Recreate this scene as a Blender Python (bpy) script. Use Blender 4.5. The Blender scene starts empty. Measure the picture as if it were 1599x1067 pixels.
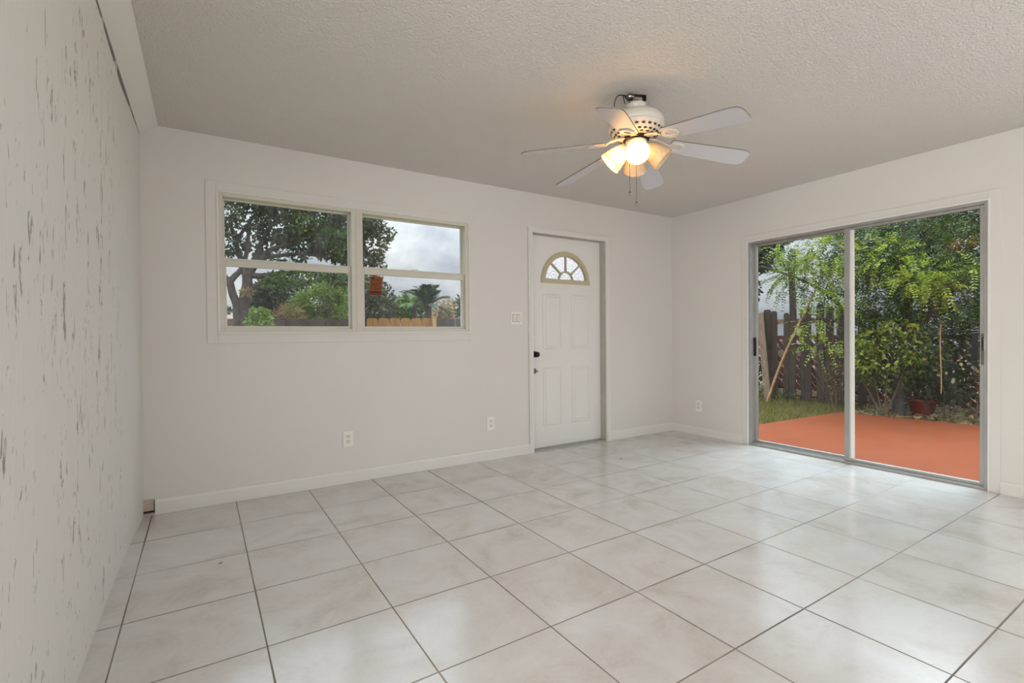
import bpy, math, random
import numpy as np
from mathutils import Vector, Matrix
random.seed(7)
rng = np.random.default_rng(11)
SC = bpy.context.scene
COL = SC.collection
PI = math.pi

# ------------------------------------------------------------------ camera
RIGHT = Vector((0.84615, -0.53287, -0.00906))
UP = Vector((0.01348, 0.00440, 0.99990))
FWD = Vector((0.53277, 0.84619, -0.01090))
CAM = Vector((0, 0, 1.097))
FPX = 764.29
cd = bpy.data.cameras.new('camera')
cam = bpy.data.objects.new('camera', cd)
COL.objects.link(cam)
cd.sensor_width = 36.0
cd.lens = FPX / 1599 * 36
cd.clip_start = 0.02
cd.clip_end = 300
m3 = Matrix((RIGHT, UP, -FWD)).transposed()
cam.matrix_world = Matrix.Translation(CAM) @ m3.to_4x4()
SC.camera = cam

# ------------------------------------------------------------------ exposure
SC.view_settings.view_transform = 'Standard'
SC.view_settings.look = 'None'
SC.view_settings.gamma = 1.0
SC.view_settings.exposure = 0.16
SC.view_settings.use_curve_mapping = False
SC.cycles.use_denoising = True
SC.cycles.max_bounces = 10
SC.cycles.diffuse_bounces = 6
SC.cycles.transparent_max_bounces = 24
SC.cycles.sample_clamp_indirect = 6.0
SC.cycles.caustics_reflective = False
SC.cycles.caustics_refractive = False


# ------------------------------------------------------------------ node helper
class NT:
    def __init__(self, tree):
        self.t = tree
        self.n = tree.nodes
        self.l = tree.links

    def new(self, typ, **kw):
        nd = self.n.new(typ)
        for k, v in kw.items():
            setattr(nd, k, v)
        return nd

    def set(self, sock, v):
        if isinstance(v, bpy.types.NodeSocket):
            self.l.new(v, sock)
        elif v is not None:
            if sock.type == 'RGBA' and len(v) == 3:
                v = (*v, 1)
            sock.default_value = v

    def math(self, op, a, b=None, c=None, clamp=False):
        nd = self.new('ShaderNodeMath', operation=op, use_clamp=clamp)
        self.set(nd.inputs[0], a)
        if b is not None:
            self.set(nd.inputs[1], b)
        if c is not None:
            self.set(nd.inputs[2], c)
        return nd.outputs[0]

    def noise(self, vec, scale=5, detail=3, rough=0.5, dist=0.0):
        nd = self.new('ShaderNodeTexNoise')
        if vec is not None:
            self.l.new(vec, nd.inputs['Vector'])
        nd.inputs['Scale'].default_value = scale
        nd.inputs['Detail'].default_value = detail
        nd.inputs['Roughness'].default_value = rough
        nd.inputs['Distortion'].default_value = dist
        return nd.outputs['Fac']

    def ramp(self, fac, stops):
        nd = self.new('ShaderNodeValToRGB')
        self.l.new(fac, nd.inputs[0])
        e = nd.color_ramp.elements
        while len(e) < len(stops):
            e.new(0.5)
        for i, (p, c) in enumerate(stops):
            e[i].position = p
            e[i].color = (*c, 1) if len(c) == 3 else c
        return nd.outputs[0]

    def step(self, fac, a, b):
        nd = self.new('ShaderNodeMapRange')
        self.l.new(fac, nd.inputs[0])
        nd.inputs[1].default_value = a
        nd.inputs[2].default_value = b
        return nd.outputs[0]

    def mix(self, fac, a, b):
        nd = self.new('ShaderNodeMix', data_type='RGBA')
        self.set(nd.inputs['Factor'], fac)
        self.set(nd.inputs[6], a)
        self.set(nd.inputs[7], b)
        return nd.outputs[2]

    def mapping(self, vec, scale=(1, 1, 1), rot=(0, 0, 0), loc=(0, 0, 0)):
        nd = self.new('ShaderNodeMapping')
        self.l.new(vec, nd.inputs[0])
        nd.inputs['Location'].default_value = loc
        nd.inputs['Rotation'].default_value = rot
        nd.inputs['Scale'].default_value = scale
        return nd.outputs[0]


def S(r, g, b):
    """sRGB 0-255 to linear"""
    f = lambda c: c / 12.92 if c <= 0.04045 else ((c + 0.055) / 1.055) ** 2.4
    return (f(r / 255), f(g / 255), f(b / 255))


# ------------------------------------------------------------------ world: overcast sky, brighter overhead
W = bpy.data.worlds.new('overcast_sky')
SC.world = W
W.use_nodes = True
w = NT(W.node_tree)
w.n.clear()
tc = w.new('ShaderNodeTexCoord')
sep = w.new('ShaderNodeSeparateXYZ')
w.l.new(tc.outputs['Generated'], sep.inputs[0])
mp = w.mapping(tc.outputs['Generated'], (1, 1, 2.2))
cl = w.noise(mp, 5.0, 6, 0.55, 0.3)
cloud = w.ramp(cl, [(0.34, S(178, 184, 198)), (0.5, S(218, 221, 228)), (0.66, S(252, 252, 252))])
up = w.math('MULTIPLY_ADD', w.math('POWER', w.math('MAXIMUM', sep.outputs[2], 0.0), 1.3), 5.0, 0.60)
bg = w.new('ShaderNodeBackground')
w.l.new(w.mix(w.math('MAXIMUM', sep.outputs[2], 0.0), cloud, (0.66, 0.74, 0.86)), bg.inputs['Color'])
w.l.new(up, bg.inputs['Strength'])
wo = w.new('ShaderNodeOutputWorld')
w.l.new(bg.outputs[0], wo.inputs['Surface'])

# ------------------------------------------------------------------ fill light added in an unseen opening behind the camera
ld = bpy.data.lights.new('rear_fill_light', 'AREA')
ld.shape = 'RECTANGLE'
ld.size = 3.8
ld.size_y = 1.9
ld.energy = 96
ld.color = (0.89, 0.95, 1.0)
lo = bpy.data.objects.new('rear_fill_light', ld)
COL.objects.link(lo)
lo.location = (-1.75, -2.98, 1.2)
lo.rotation_euler = (PI / 2, 0, 0)
# fill light added in the right-hand wall, beyond the frame edge
l2 = bpy.data.lights.new('right_fill_light', 'AREA')
l2.shape = 'RECTANGLE'
l2.size = 1.7
l2.size_y = 1.1
l2.energy = 62
l2.color = (0.89, 0.95, 1.0)
o2 = bpy.data.objects.new('right_fill_light', l2)
COL.objects.link(o2)
o2.location = (4.60, -1.3, 1.45)
o2.rotation_euler = (0, PI / 2, 0)
# warm fill light added far to the left behind the camera
l4 = bpy.data.lights.new('side_fill_light', 'AREA')
l4.shape = 'RECTANGLE'
l4.size = 1.8
l4.size_y = 2.8
l4.energy = 142
l4.color = (1.0, 0.965, 0.92)
o4 = bpy.data.objects.new('side_fill_light', l4)
COL.objects.link(o4)
o4.location = (-3.97, -1.0, 1.35)
o4.rotation_euler = (0, -PI / 2, 0)
# veiled sun on the patio side, very soft through the cloud
ls_ = bpy.data.lights.new('veiled_sun', 'SUN')
ls_.energy = 4.0
ls_.angle = math.radians(50)
ls_.color = (0.80, 0.90, 1.0)
o3 = bpy.data.objects.new('veiled_sun', ls_)
COL.objects.link(o3)
o3.rotation_euler = Vector((0.60, 0.04, 0.80)).to_track_quat('Z', 'Y').to_euler()


# ------------------------------------------------------------------ materials
def mat(name, color, rough=0.6, metal=0.0, var=0.06, vscale=6.0, bump=0.0, bscale=60.0, spec=0.5,
        stretch=(1, 1, 1), color2=None, bdist=0.002, emit=None):
    m = bpy.data.materials.new(name)
    m.use_nodes = True
    n = NT(m.node_tree)
    n.n.clear()
    out = n.new('ShaderNodeOutputMaterial')
    b = n.new('ShaderNodeBsdfPrincipled')
    n.l.new(b.outputs[0], out.inputs[0])
    tcd = n.new('ShaderNodeTexCoord')
    v = n.mapping(tcd.outputs['Object'], stretch)
    c2 = color2 or tuple(c * (1 - 2.2 * var) for c in color)
    f = n.noise(v, vscale, 4, 0.6)
    n.l.new(n.ramp(f, [(0.3, c2), (0.7, color)]), b.inputs['Base Color'])
    b.inputs['Roughness'].default_value = rough
    b.inputs['Metallic'].default_value = metal
    b.inputs['Specular IOR Level'].default_value = spec
    if emit:
        b.inputs['Emission Color'].default_value = (*emit[0], 1)
        b.inputs['Emission Strength'].default_value = emit[1]
    if bump:
        bn = n.new('ShaderNodeBump')
        bn.inputs['Strength'].default_value = bump
        bn.inputs['Distance'].default_value = bdist
        n.l.new(n.noise(v, bscale, 3, 0.6), bn.inputs['Height'])
        n.l.new(bn.outputs[0], b.inputs['Normal'])
    return m


def glass_mat(name, tint=(0.93, 0.95, 0.94), dirt=0.03, rough=0.08):
    m = bpy.data.materials.new(name)
    m.use_nodes = True
    n = NT(m.node_tree)
    n.n.clear()
    out = n.new('ShaderNodeOutputMaterial')
    tr = n.new('ShaderNodeBsdfTransparent')
    tr.inputs[0].default_value = (*tint, 1)
    gl = n.new('ShaderNodeBsdfGlossy')
    gl.inputs['Roughness'].default_value = rough
    gl.inputs['Color'].default_value = (1, 1, 1, 1)
    fr = n.new('ShaderNodeFresnel')
    gm = n.new('ShaderNodeNewGeometry')
    n.l.new(n.math('MULTIPLY_ADD', gm.outputs['Backfacing'], 1 / 1.32 - 1.32, 1.32), fr.inputs[0])
    mx = n.new('ShaderNodeMixShader')
    n.l.new(fr.outputs[0], mx.inputs[0])
    n.l.new(tr.outputs[0], mx.inputs[1])
    n.l.new(gl.outputs[0], mx.inputs[2])
    df = n.new('ShaderNodeBsdfDiffuse')
    df.inputs[0].default_value = (0.62, 0.64, 0.62, 1)
    tcd = n.new('ShaderNodeTexCoord')
    v = n.mapping(tcd.outputs['Object'], (1, 1, 0.35))
    f = n.noise(v, 9, 5, 0.7)
    k = n.math('MULTIPLY', n.step(f, 0.42, 0.75), dirt)
    mx2 = n.new('ShaderNodeMixShader')
    n.l.new(k, mx2.inputs[0])
    n.l.new(mx.outputs[0], mx2.inputs[1])
    n.l.new(df.outputs[0], mx2.inputs[2])
    n.l.new(mx2.outputs[0], out.inputs[0])
    return m


def leaf_mat(name, cols, trans=0.3, rough=0.5):
    m = bpy.data.materials.new(name)
    m.use_nodes = True
    n = NT(m.node_tree)
    n.n.clear()
    out = n.new('ShaderNodeOutputMaterial')
    g = n.new('ShaderNodeNewGeometry')
    tcd = n.new('ShaderNodeTexCoord')
    f = n.noise(tcd.outputs['Object'], 1.6, 2, 0.5)
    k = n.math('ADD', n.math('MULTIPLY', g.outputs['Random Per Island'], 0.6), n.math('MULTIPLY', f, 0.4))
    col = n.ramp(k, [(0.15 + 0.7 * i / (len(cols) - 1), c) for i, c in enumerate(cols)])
    b = n.new('ShaderNodeBsdfPrincipled')
    n.l.new(col, b.inputs['Base Color'])
    b.inputs['Roughness'].default_value = rough
    b.inputs['Specular IOR Level'].default_value = 0.3
    t = n.new('ShaderNodeBsdfTranslucent')
    n.l.new(col, t.inputs[0])
    mx = n.new('ShaderNodeMixShader')
    mx.inputs[0].default_value = trans
    n.l.new(b.outputs[0], mx.inputs[1])
    n.l.new(t.outputs[0], mx.inputs[2])
    n.l.new(mx.outputs[0], out.inputs[0])
    return m


TILE, TOX, TOY, TANG = 0.4572, -0.2860, 3.3026, 0.0041


def floor_mat():
    m = bpy.data.materials.new('cream_marbled_floor_tile')
    m.use_nodes = True
    n = NT(m.node_tree)
    n.n.clear()
    out = n.new('ShaderNodeOutputMaterial')
    b = n.new('ShaderNodeBsdfPrincipled')
    n.l.new(b.outputs[0], out.inputs[0])
    tcd = n.new('ShaderNodeTexCoord')
    ob = tcd.outputs['Object']
    v0 = n.mapping(ob, (1, 1, 1), (0, 0, 0), (-TOX, -TOY, 0))
    v = n.mapping(v0, (1 / TILE, 1 / TILE, 1), (0, 0, -TANG))
    sp = n.new('ShaderNodeSeparateXYZ')
    n.l.new(v, sp.inputs[0])
    d = []
    cells = []
    for k in (0, 1):
        s = sp.outputs[k]
        fr = n.math('FRACT', s)
        d.append(n.math('MINIMUM', fr, n.math('SUBTRACT', 1.0, fr)))
        cells.append(n.math('FLOOR', s))
    dist = n.math('MULTIPLY', n.math('MINIMUM', d[0], d[1]), TILE)
    wvar = n.math('MULTIPLY', n.step(n.noise(ob, 1.1, 1), 0.35, 0.65), 0.0017)
    dist = n.math('SUBTRACT', dist, wvar)
    grout = n.math('SUBTRACT', 1.0, n.step(dist, 0.0016, 0.0030), clamp=True)
    cb = n.new('ShaderNodeCombineXYZ')
    n.l.new(cells[0], cb.inputs[0])
    n.l.new(cells[1], cb.inputs[1])
    wn = n.new('ShaderNodeTexWhiteNoise', noise_dimensions='2D')
    n.l.new(cb.outputs[0], wn.inputs['Vector'])
    # marble cloud, shifted per tile
    va = n.new('ShaderNodeVectorMath', operation='MULTIPLY_ADD')
    n.l.new(wn.outputs['Color'], va.inputs[0])
    va.inputs[1].default_value = (9, 9, 9)
    n.l.new(ob, va.inputs[2])
    f1 = n.noise(va.outputs[0], 3.2, 6, 0.62, 0.6)
    f2 = n.noise(va.outputs[0], 70, 2, 0.5)
    f = n.math('ADD', n.math('MULTIPLY', f1, 0.86), n.math('MULTIPLY', f2, 0.14))
    f = n.math('ADD', f, n.math('MULTIPLY', n.math('SUBTRACT', wn.outputs['Value'], 0.5), 0.05))
    tilec = n.ramp(f, [(0.30, S(190, 184, 175)), (0.48, S(206, 203, 199)), (0.66, S(213, 213, 213))])
    gcol = n.ramp(n.noise(ob, 2.3, 2), [(0.4, S(98, 91, 80)), (0.65, S(150, 140, 124))])
    n.l.new(n.mix(grout, tilec, gcol), b.inputs['Base Color'])
    r = n.math('MULTIPLY_ADD', f2, 0.08, 0.15)
    n.l.new(n.math('ADD', r, n.math('MULTIPLY', grout, 0.5)), b.inputs['Roughness'])
    b.inputs['IOR'].default_value = 1.95
    bn = n.new('ShaderNodeBump')
    bn.inputs['Strength'].default_value = 0.35
    bn.inputs['Distance'].default_value = 0.002
    h = n.math('SUBTRACT', n.math('MULTIPLY', n.noise(ob, 9, 3), 0.25), grout)
    n.l.new(h, bn.inputs['Height'])
    n.l.new(bn.outputs[0], b.inputs['Normal'])
    return m


def peeling_mat():
    m = bpy.data.materials.new('peeling_white_paint')
    m.use_nodes = True
    n = NT(m.node_tree)
    n.n.clear()
    out = n.new('ShaderNodeOutputMaterial')
    b = n.new('ShaderNodeBsdfPrincipled')
    n.l.new(b.outputs[0], out.inputs[0])
    tcd = n.new('ShaderNodeTexCoord')
    ob = tcd.outputs['Object']
    crack = n.noise(n.mapping(ob, (1, 22, 6.5), (0.05, 0, 0)), 1.5, 5, 0.62, 1.3)
    region = n.noise(n.mapping(ob, (1, 5, 1.3)), 2.1, 3, 0.55)
    sp = n.new('ShaderNodeSeparateXYZ')
    n.l.new(ob, sp.inputs[0])
    near = n.math('SUBTRACT', 1.0, n.step(sp.outputs[1], 2.75, 3.45), clamp=True)
    k = n.math('ADD', crack, n.math('MULTIPLY', n.math('SUBTRACT', region, 0.5), 0.42))
    k = n.math('ADD', k, n.math('MULTIPLY', n.math('SUBTRACT', near, 1.0), 0.09))
    mask = n.step(k, 0.632, 0.668)
    thin = n.noise(n.mapping(ob, (1, 60, 2.0)), 1.6, 3, 0.6, 0.2)
    base = n.ramp(thin, [(0.3, S(219, 217, 212)), (0.55, S(222, 220, 216)), (0.8, S(224, 223, 220))])
    n.l.new(n.mix(n.math('MULTIPLY', mask, 0.8), base, S(128, 122, 110)), b.inputs['Base Color'])
    b.inputs['Roughness'].default_value = 0.5
    bn = n.new('ShaderNodeBump')
    bn.inputs['Strength'].default_value = 0.7
    bn.inputs['Distance'].default_value = 0.004
    n.l.new(n.math('SUBTRACT', n.math('MULTIPLY', thin, 0.15), mask), bn.inputs['Height'])
    n.l.new(bn.outputs[0], b.inputs['Normal'])
    return m


def grass_mat(name, a, b_, c):
    return mat(name, a, 0.9, color2=b_, vscale=14, bump=0.9, bscale=90, bdist=0.02)


M = {}
M['wall'] = mat('white_wall_paint', S(218, 214, 208), 0.55, var=0.012, vscale=1.3, bump=0.12, bscale=160, bdist=0.001)
M['ceiling'] = mat('white_textured_ceiling', S(220, 215, 208), 0.8, var=0.015, vscale=1.1, bump=1.0, bscale=95, bdist=0.012)
M['trim'] = mat('white_gloss_trim', S(224, 221, 216), 0.4, var=0.012, vscale=4)
M['door'] = mat('white_door_paint', S(229, 226, 221), 0.38, var=0.01, vscale=3)
M['floor'] = floor_mat()
M['peel'] = peeling_mat()
M['dark'] = mat('near_black_brown', S(30, 24, 20), 0.9)
M['vinyl'] = mat('cream_painted_aluminium', S(208, 203, 190), 0.4, var=0.03)
M['alu'] = mat('grey_mill_aluminium', S(178, 178, 174), 0.42, metal=0.65, var=0.08, vscale=14, stretch=(1, 1, 0.4))
M['chrome'] = mat('tarnished_chrome', S(150, 146, 138), 0.25, metal=1.0, var=0.1)
M['darkmetal'] = mat('dark_bronze_metal', S(40, 36, 34), 0.4, metal=0.7)
M['black'] = mat('black_plastic', S(24, 16, 16), 0.45)
M['glass'] = glass_mat('clear_window_glass', dirt=0.02)
M['glass_old'] = glass_mat('slightly_dirty_window_glass', dirt=0.04, rough=0.3)
M['glass_hazy'] = glass_mat('hazy_window_glass', (0.86, 0.9, 0.89), 0.12, 0.3)  # dirty upper left pane, its reflection haze put into the colour
M['brass'] = mat('aged_cream_moulding', S(196, 184, 152), 0.45, var=0.04)
M['plate'] = mat('white_plastic_plate', S(236, 233, 226), 0.3, var=0.01)
M['ivory'] = mat('ivory_plastic', S(226, 219, 204), 0.3, var=0.01)
M['slot'] = mat('dark_slot', S(52, 48, 44), 0.6)
M['fanwhite'] = mat('white_fan_enamel', S(208, 202, 190), 0.32, var=0.02)
M['blade'] = mat('white_fan_blade', S(200, 199, 202), 0.45, var=0.02)
M['bladeedge'] = mat('grey_blade_edge', S(120, 112, 102), 0.6)
M['sticker'] = mat('faded_orange_paper', S(150, 92, 46), 0.8, color2=S(116, 64, 34), vscale=30)
M['stickerred'] = mat('red_printed_band', S(112, 48, 34), 0.8)
M['ink'] = mat('dark_print_ink', S(60, 26, 14), 0.8)
M['patio'] = mat('orange_painted_concrete', S(136, 70, 40), 0.85, color2=S(126, 64, 36), vscale=3.0, spec=0.1, bump=0.08, bscale=40)
M['stucco'] = mat('outside_stucco', S(205, 196, 180), 0.9, bump=0.5, bscale=80)
M['lawn'] = mat('lawn_soil', S(112, 106, 58), 0.95, color2=S(86, 80, 46), vscale=9, bump=0.9, bscale=40, bdist=0.03)
M['oldwood'] = mat('weathered_dark_wood', S(82, 64, 54), 0.85, color2=S(44, 34, 30), vscale=9, stretch=(6, 6, 0.6), bump=0.6, bscale=30)
M['greywood'] = mat('weathered_grey_wood', S(150, 128, 108), 0.85, color2=S(100, 80, 66), vscale=9, stretch=(6, 6, 0.6), bump=0.6, bscale=30)
M['maroon'] = mat('maroon_stained_wood', S(120, 46, 50), 0.7, color2=S(80, 30, 36), vscale=9)
M['tanwood'] = mat('new_cedar_boards', S(164, 116, 58), 0.8, color2=S(130, 86, 42), vscale=6, stretch=(4, 4, 0.5))
M['darkfence'] = mat('dark_stained_boards', S(72, 58, 54), 0.85, color2=S(40, 32, 32), vscale=6, stretch=(4, 4, 0.5))
M['bamboo'] = mat('dry_bamboo', S(200, 160, 104), 0.6, color2=S(160, 118, 74), vscale=12)
M['bark'] = mat('grey_brown_bark', S(84, 72, 66), 0.9, color2=S(46, 38, 36), vscale=9, bump=0.9, bscale=24, bdist=0.02)
M['twig'] = mat('brown_twig', S(110, 92, 70), 0.85)
M['potred'] = mat('red_glazed_pot', S(112, 34, 28), 0.4)
M['rooftile'] = mat('brown_roof_shingle', S(136, 112, 104), 0.9, color2=S(104, 84, 78), vscale=20)
M['housewall'] = mat('pale_house_stucco', S(214, 204, 190), 0.9)
M['leaf_lit'] = leaf_mat('sunlit_green_leaf', [S(72, 100, 34), S(116, 146, 46), S(164, 180, 66), S(196, 196, 84)], 0.4)  # front leaves, their sunlit brightness put into the colour
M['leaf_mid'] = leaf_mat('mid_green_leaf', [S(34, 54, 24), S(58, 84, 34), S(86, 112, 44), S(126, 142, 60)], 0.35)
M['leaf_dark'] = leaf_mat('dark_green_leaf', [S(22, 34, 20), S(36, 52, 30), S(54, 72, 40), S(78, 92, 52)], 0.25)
M['leaf_grey'] = leaf_mat('dusty_green_leaf', [S(42, 46, 36), S(62, 68, 50), S(82, 92, 64), S(108, 112, 84)], 0.25)
M['leaf_lime'] = leaf_mat('lime_green_leaf', [S(64, 88, 34), S(92, 116, 44), S(122, 144, 58), S(152, 166, 80)], 0.4)
M['leaf_dry'] = leaf_mat('dry_tan_leaf', [S(96, 80, 56), S(136, 114, 78), S(168, 144, 100), S(120, 118, 70)], 0.25)
M['leaf_flower'] = leaf_mat('yellow_white_blossom', [S(166, 160, 100), S(196, 190, 140), S(206, 202, 178)], 0.4)
M['grassblade'] = leaf_mat('grass_blade', [S(70, 70, 32), S(104, 102, 46), S(134, 126, 62), S(150, 138, 84)], 0.3)


# ------------------------------------------------------------------ mesh builder
class MB:
    def __init__(self):
        self.v = []
        self.f = []
        self.mi = []
        self.sm = []

    def add(self, verts, faces, mi=0, smooth=False):
        o = len(self.v)
        self.v += [tuple(x) for x in verts]
        self.f += [tuple(i + o for i in f) for f in faces]
        self.mi += [mi] * len(faces)
        self.sm += [smooth] * len(faces)
        return self

    def box(self, x0, x1, y0, y1, z0, z1, mi=0, xf=None):
        vs = [(x, y, z) for x in (x0, x1) for y in (y0, y1) for z in (z0, z1)]
        if xf is not None:
            vs = [tuple(xf @ Vector(q)) for q in vs]
        return self.add(vs, [(0, 1, 3, 2), (4, 6, 7, 5), (0, 4, 5, 1), (2, 3, 7, 6), (0, 2, 6, 4), (1, 5, 7, 3)], mi)

    def loft(self, rings, closed=True, cap=True, mi=0, smooth=False):
        n = len(rings[0])
        vs = [p for r in rings for p in r]
        fs = []
        for i in range(len(rings) - 1):
            for j in range(n if closed else n - 1):
                k = (j + 1) % n
                fs.append((i * n + j, i * n + k, (i + 1) * n + k, (i + 1) * n + j))
        self.add(vs, fs, mi, smooth)
        if cap:
            self.add(rings[0], [tuple(range(n))[::-1]], mi)
            self.add(rings[-1], [tuple(range(n))], mi)
        return self

    def tube(self, pts, r, seg=8, mi=0, smooth=True):
        pts = [Vector(p) for p in pts]
        rs = r if isinstance(r, (list, tuple)) else [r] * len(pts)
        rings = []
        ref = Vector((0.31, 0.17, 0.93))
        prev = None
        for i, p in enumerate(pts):
            d = (pts[min(i + 1, len(pts) - 1)] - pts[max(i - 1, 0)]).normalized()
            a = prev if prev is not None else (ref if abs(d.dot(ref)) < 0.95 else Vector((1, 0, 0)))
            a = (a - d * a.dot(d)).normalized()
            prev = a
            b = d.cross(a)
            rings.append([p + rs[i] * (math.cos(t) * a + math.sin(t) * b) for t in [2 * PI * k / seg for k in range(seg)]])
        return self.loft(rings, mi=mi, smooth=smooth)

    def lathe(self, prof, seg=32, xf=None, mi=0, cap=True, fn=None):
        rings = []
        for i, (r, z) in enumerate(prof):
            ring = []
            for k in range(seg):
                t = 2 * PI * k / seg
                rr = r * (fn(t, i / max(1, len(prof) - 1)) if fn else 1)
                p = Vector((rr * math.cos(t), rr * math.sin(t), z))
                ring.append(xf @ p if xf is not None else p)
            rings.append(ring)
        return self.loft(rings, cap=cap, mi=mi, smooth=True)


ORG = {}


def obj(name, mb, m, parent=None, bevel=0.0, subsurf=0, org=None, solid=0.0):
    me = bpy.data.meshes.new(name)
    if parent is not None:
        o0 = ORG[parent.name]
    elif org is not None:
        o0 = Vector(org)
    else:
        a = np.array(mb.v)
        o0 = Vector(((a[:, 0].min() + a[:, 0].max()) / 2, (a[:, 1].min() + a[:, 1].max()) / 2, a[:, 2].min()))
    me.from_pydata([(x - o0.x, y - o0.y, z - o0.z) for x, y, z in mb.v], [], mb.f)
    ms = m if isinstance(m, (list, tuple)) else [m]
    for q in ms:
        me.materials.append(q)
    me.polygons.foreach_set('material_index', mb.mi)
    me.polygons.foreach_set('use_smooth', mb.sm)
    me.update()
    o = bpy.data.objects.new(name, me)
    COL.objects.link(o)
    if parent is not None:
        o.parent = parent
    else:
        o.location = o0
    ORG[o.name] = o0
    if bevel:
        bv = o.modifiers.new('bevel', 'BEVEL')
        bv.width = bevel
        bv.segments = 2
        bv.limit_method = 'ANGLE'
        bv.angle_limit = 0.7
    if solid:
        sd = o.modifiers.new('solid', 'SOLIDIFY')
        sd.thickness = solid
    return o


def tag(o, label=None, cat=None, group=None, kind=None):
    if label:
        o['label'] = label
    if cat:
        o['category'] = cat
    if group:
        o['group'] = group
    if kind:
        o['kind'] = kind
    return o


def thing(name, loc, label, cat, group=None, kind=None):
    o = bpy.data.objects.new(name, None)
    o.empty_display_size = 0.1
    COL.objects.link(o)
    o.location = loc
    ORG[o.name] = Vector(loc)
    return tag(o, label, cat, group, kind)


def ray(u, v):
    """direction of the sight line through a pixel of the survey photograph"""
    return RIGHT * ((u - 799.5) / FPX) + UP * ((533.5 - v) / FPX) + FWD


def on_y(u, v, y):
    d = ray(u, v)
    return CAM + d * (y / d.y)


def on_x(u, v, x):
    d = ray(u, v)
    return CAM + d * (x / d.x)


# ------------------------------------------------------------------ room shell
XR, YB, ZC = 4.557, 3.783, 2.436
XL = -0.345
WT = 0.15
STRUCT = dict(kind='structure')


def struct(name, mb, m, label, cat, **kw):
    return tag(obj(name, mb, m, **kw), label, cat, kind='structure')


b = MB()
b.box(-4.1, XR + 0.02, -3.1, YB + 0.12, -0.12, 0)
struct('floor', b, M['floor'], 'cream marbled square floor tiles with thin grey grout', 'floor', org=(0, 0, 0))
b = MB()
b.box(-4.1, XR + WT, -3.1, YB + WT, ZC, ZC + 0.12)
struct('ceiling', b, M['ceiling'], 'white rough-textured flat ceiling', 'ceiling', org=(0, 0, 0))

WX0, WX1, WZ0, WZ1 = 0.087, 1.947, 1.134, 2.078          # twin window opening
DX0, DX1, DZ1 = 2.607, 3.533, 2.072                        # entry door opening
SY0, SY1, SZ1 = 1.100, 2.852, 2.003                        # sliding door opening
b = MB()
y0, y1 = YB, YB + WT
b.box(-0.6, WX0, y0, y1, -0.12, ZC)
b.box(WX0, WX1, y0, y1, -0.12, WZ0)
b.box(WX0, WX1, y0, y1, WZ1, ZC)
b.box(WX1, DX0, y0, y1, -0.12, ZC)
b.box(DX0, DX1, y0, y1, DZ1, ZC)
b.box(DX0, DX1, y0, y1, -0.12, -0.005)
b.box(DX1, XR + WT, y0, y1, -0.12, ZC)
struct('wall_back', b, M['wall'], 'white painted wall with the twin window and entry door', 'wall', org=(0, YB, 0))
b = MB()
x0, x1 = XR, XR + WT
b.box(x0, x1, -3.1, -2.2, -0.12, ZC)
b.box(x0, x1, -2.2, -0.4, -0.12, 0.85)  # out-of-view opening added for the right fill light
b.box(x0, x1, -2.2, -0.4, 2.05, ZC)
b.box(x0, x1, -0.4, SY0, -0.12, ZC)
b.box(x0, x1, SY0, SY1, SZ1, ZC)
b.box(x0, x1, SY0, SY1, -0.12, -0.004)
b.box(x0, x1, SY1, YB, -0.12, ZC)
struct('wall_right', b, M['wall'], 'white painted wall holding the sliding glass door', 'wall', org=(XR, 0, 0))

# left partition: painted wood panel, leaning out slightly towards the floor, uneven top edge
ys = np.linspace(1.15, YB, 40)


def xbot(y):
    return float(np.interp(y, [1.1, 2.06, 2.9, 3.3, 3.5, 3.783], [-0.360, -0.360, -0.357, -0.349, -0.341, -0.331]))


def ztop(y):
    return 2.354 - float(np.interp(y, [1.1, 2.35, 2.5, 2.75, 2.95, 3.1, 3.4, 3.783], [0.016, 0.020, 0.028, 0.040, 0.052, 0.040, 0.020, 0.0]))


zs = np.linspace(0, 1, 12)
front, back = [], []
for y in ys:
    zt = ztop(y)
    front.append([(xbot(y) + (-0.317 - xbot(y)) * s ** 0.8, y, zt * s) for s in zs])
    back.append([(-0.40, y, zt * s) for s in zs])
rings = [f + bk[::-1] for f, bk in zip(front, back)]
b = MB()
b.loft(rings, smooth=False)
wl = struct('wall_left', b, M['peel'], 'side wall of wood panelling with cracked peeling white paint', 'wall', org=(-0.36, 0, 0))
b = MB()
b.box(-0.50, -0.42, 1.15, YB, 0, ZC)
b.box(-0.42, -0.40, 1.15, YB, 0, 0.02)
obj('cavity_backing', b, M['dark'], wl)  # near-black backing puts the gap's shade into its colour
b = MB()
for y in (2.48, 2.84, 3.34):
    b.box(-0.34, -0.317, y, y + 0.006, 2.29, 2.362)
obj('shim', b, M['trim'], wl)

# unseen open-plan part behind the camera, openings added for the fill lights
b = MB()
b.box(-4.1, -3.75, -3.1, -2.95, 0, ZC)
b.box(0.2, XR, -3.1, -2.95, 0, ZC)
b.box(-3.75, 0.2, -3.1, -2.95, 2.2, ZC)
b.box(-3.75, 0.2, -3.1, -2.95, 0, 0.2)
struct('wall_rear', b, M['wall'], 'unseen white rear wall with a wide opening added for fill light', 'wall')
b = MB()
b.box(-4.1, -3.95, -2.95, -2.4, 0, ZC)
b.box(-4.1, -3.95, 0.4, 1.15, 0, ZC)
b.box(-4.1, -3.95, -2.4, 0.4, 0, 0.35)
b.box(-4.1, -3.95, -2.4, 0.4, 2.15, ZC)
b.box(-4.1, -0.40, 1.15, 1.25, 0, ZC)
struct('wall_side', b, M['wall'], 'white walls of the open area left of the camera', 'wall')


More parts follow.
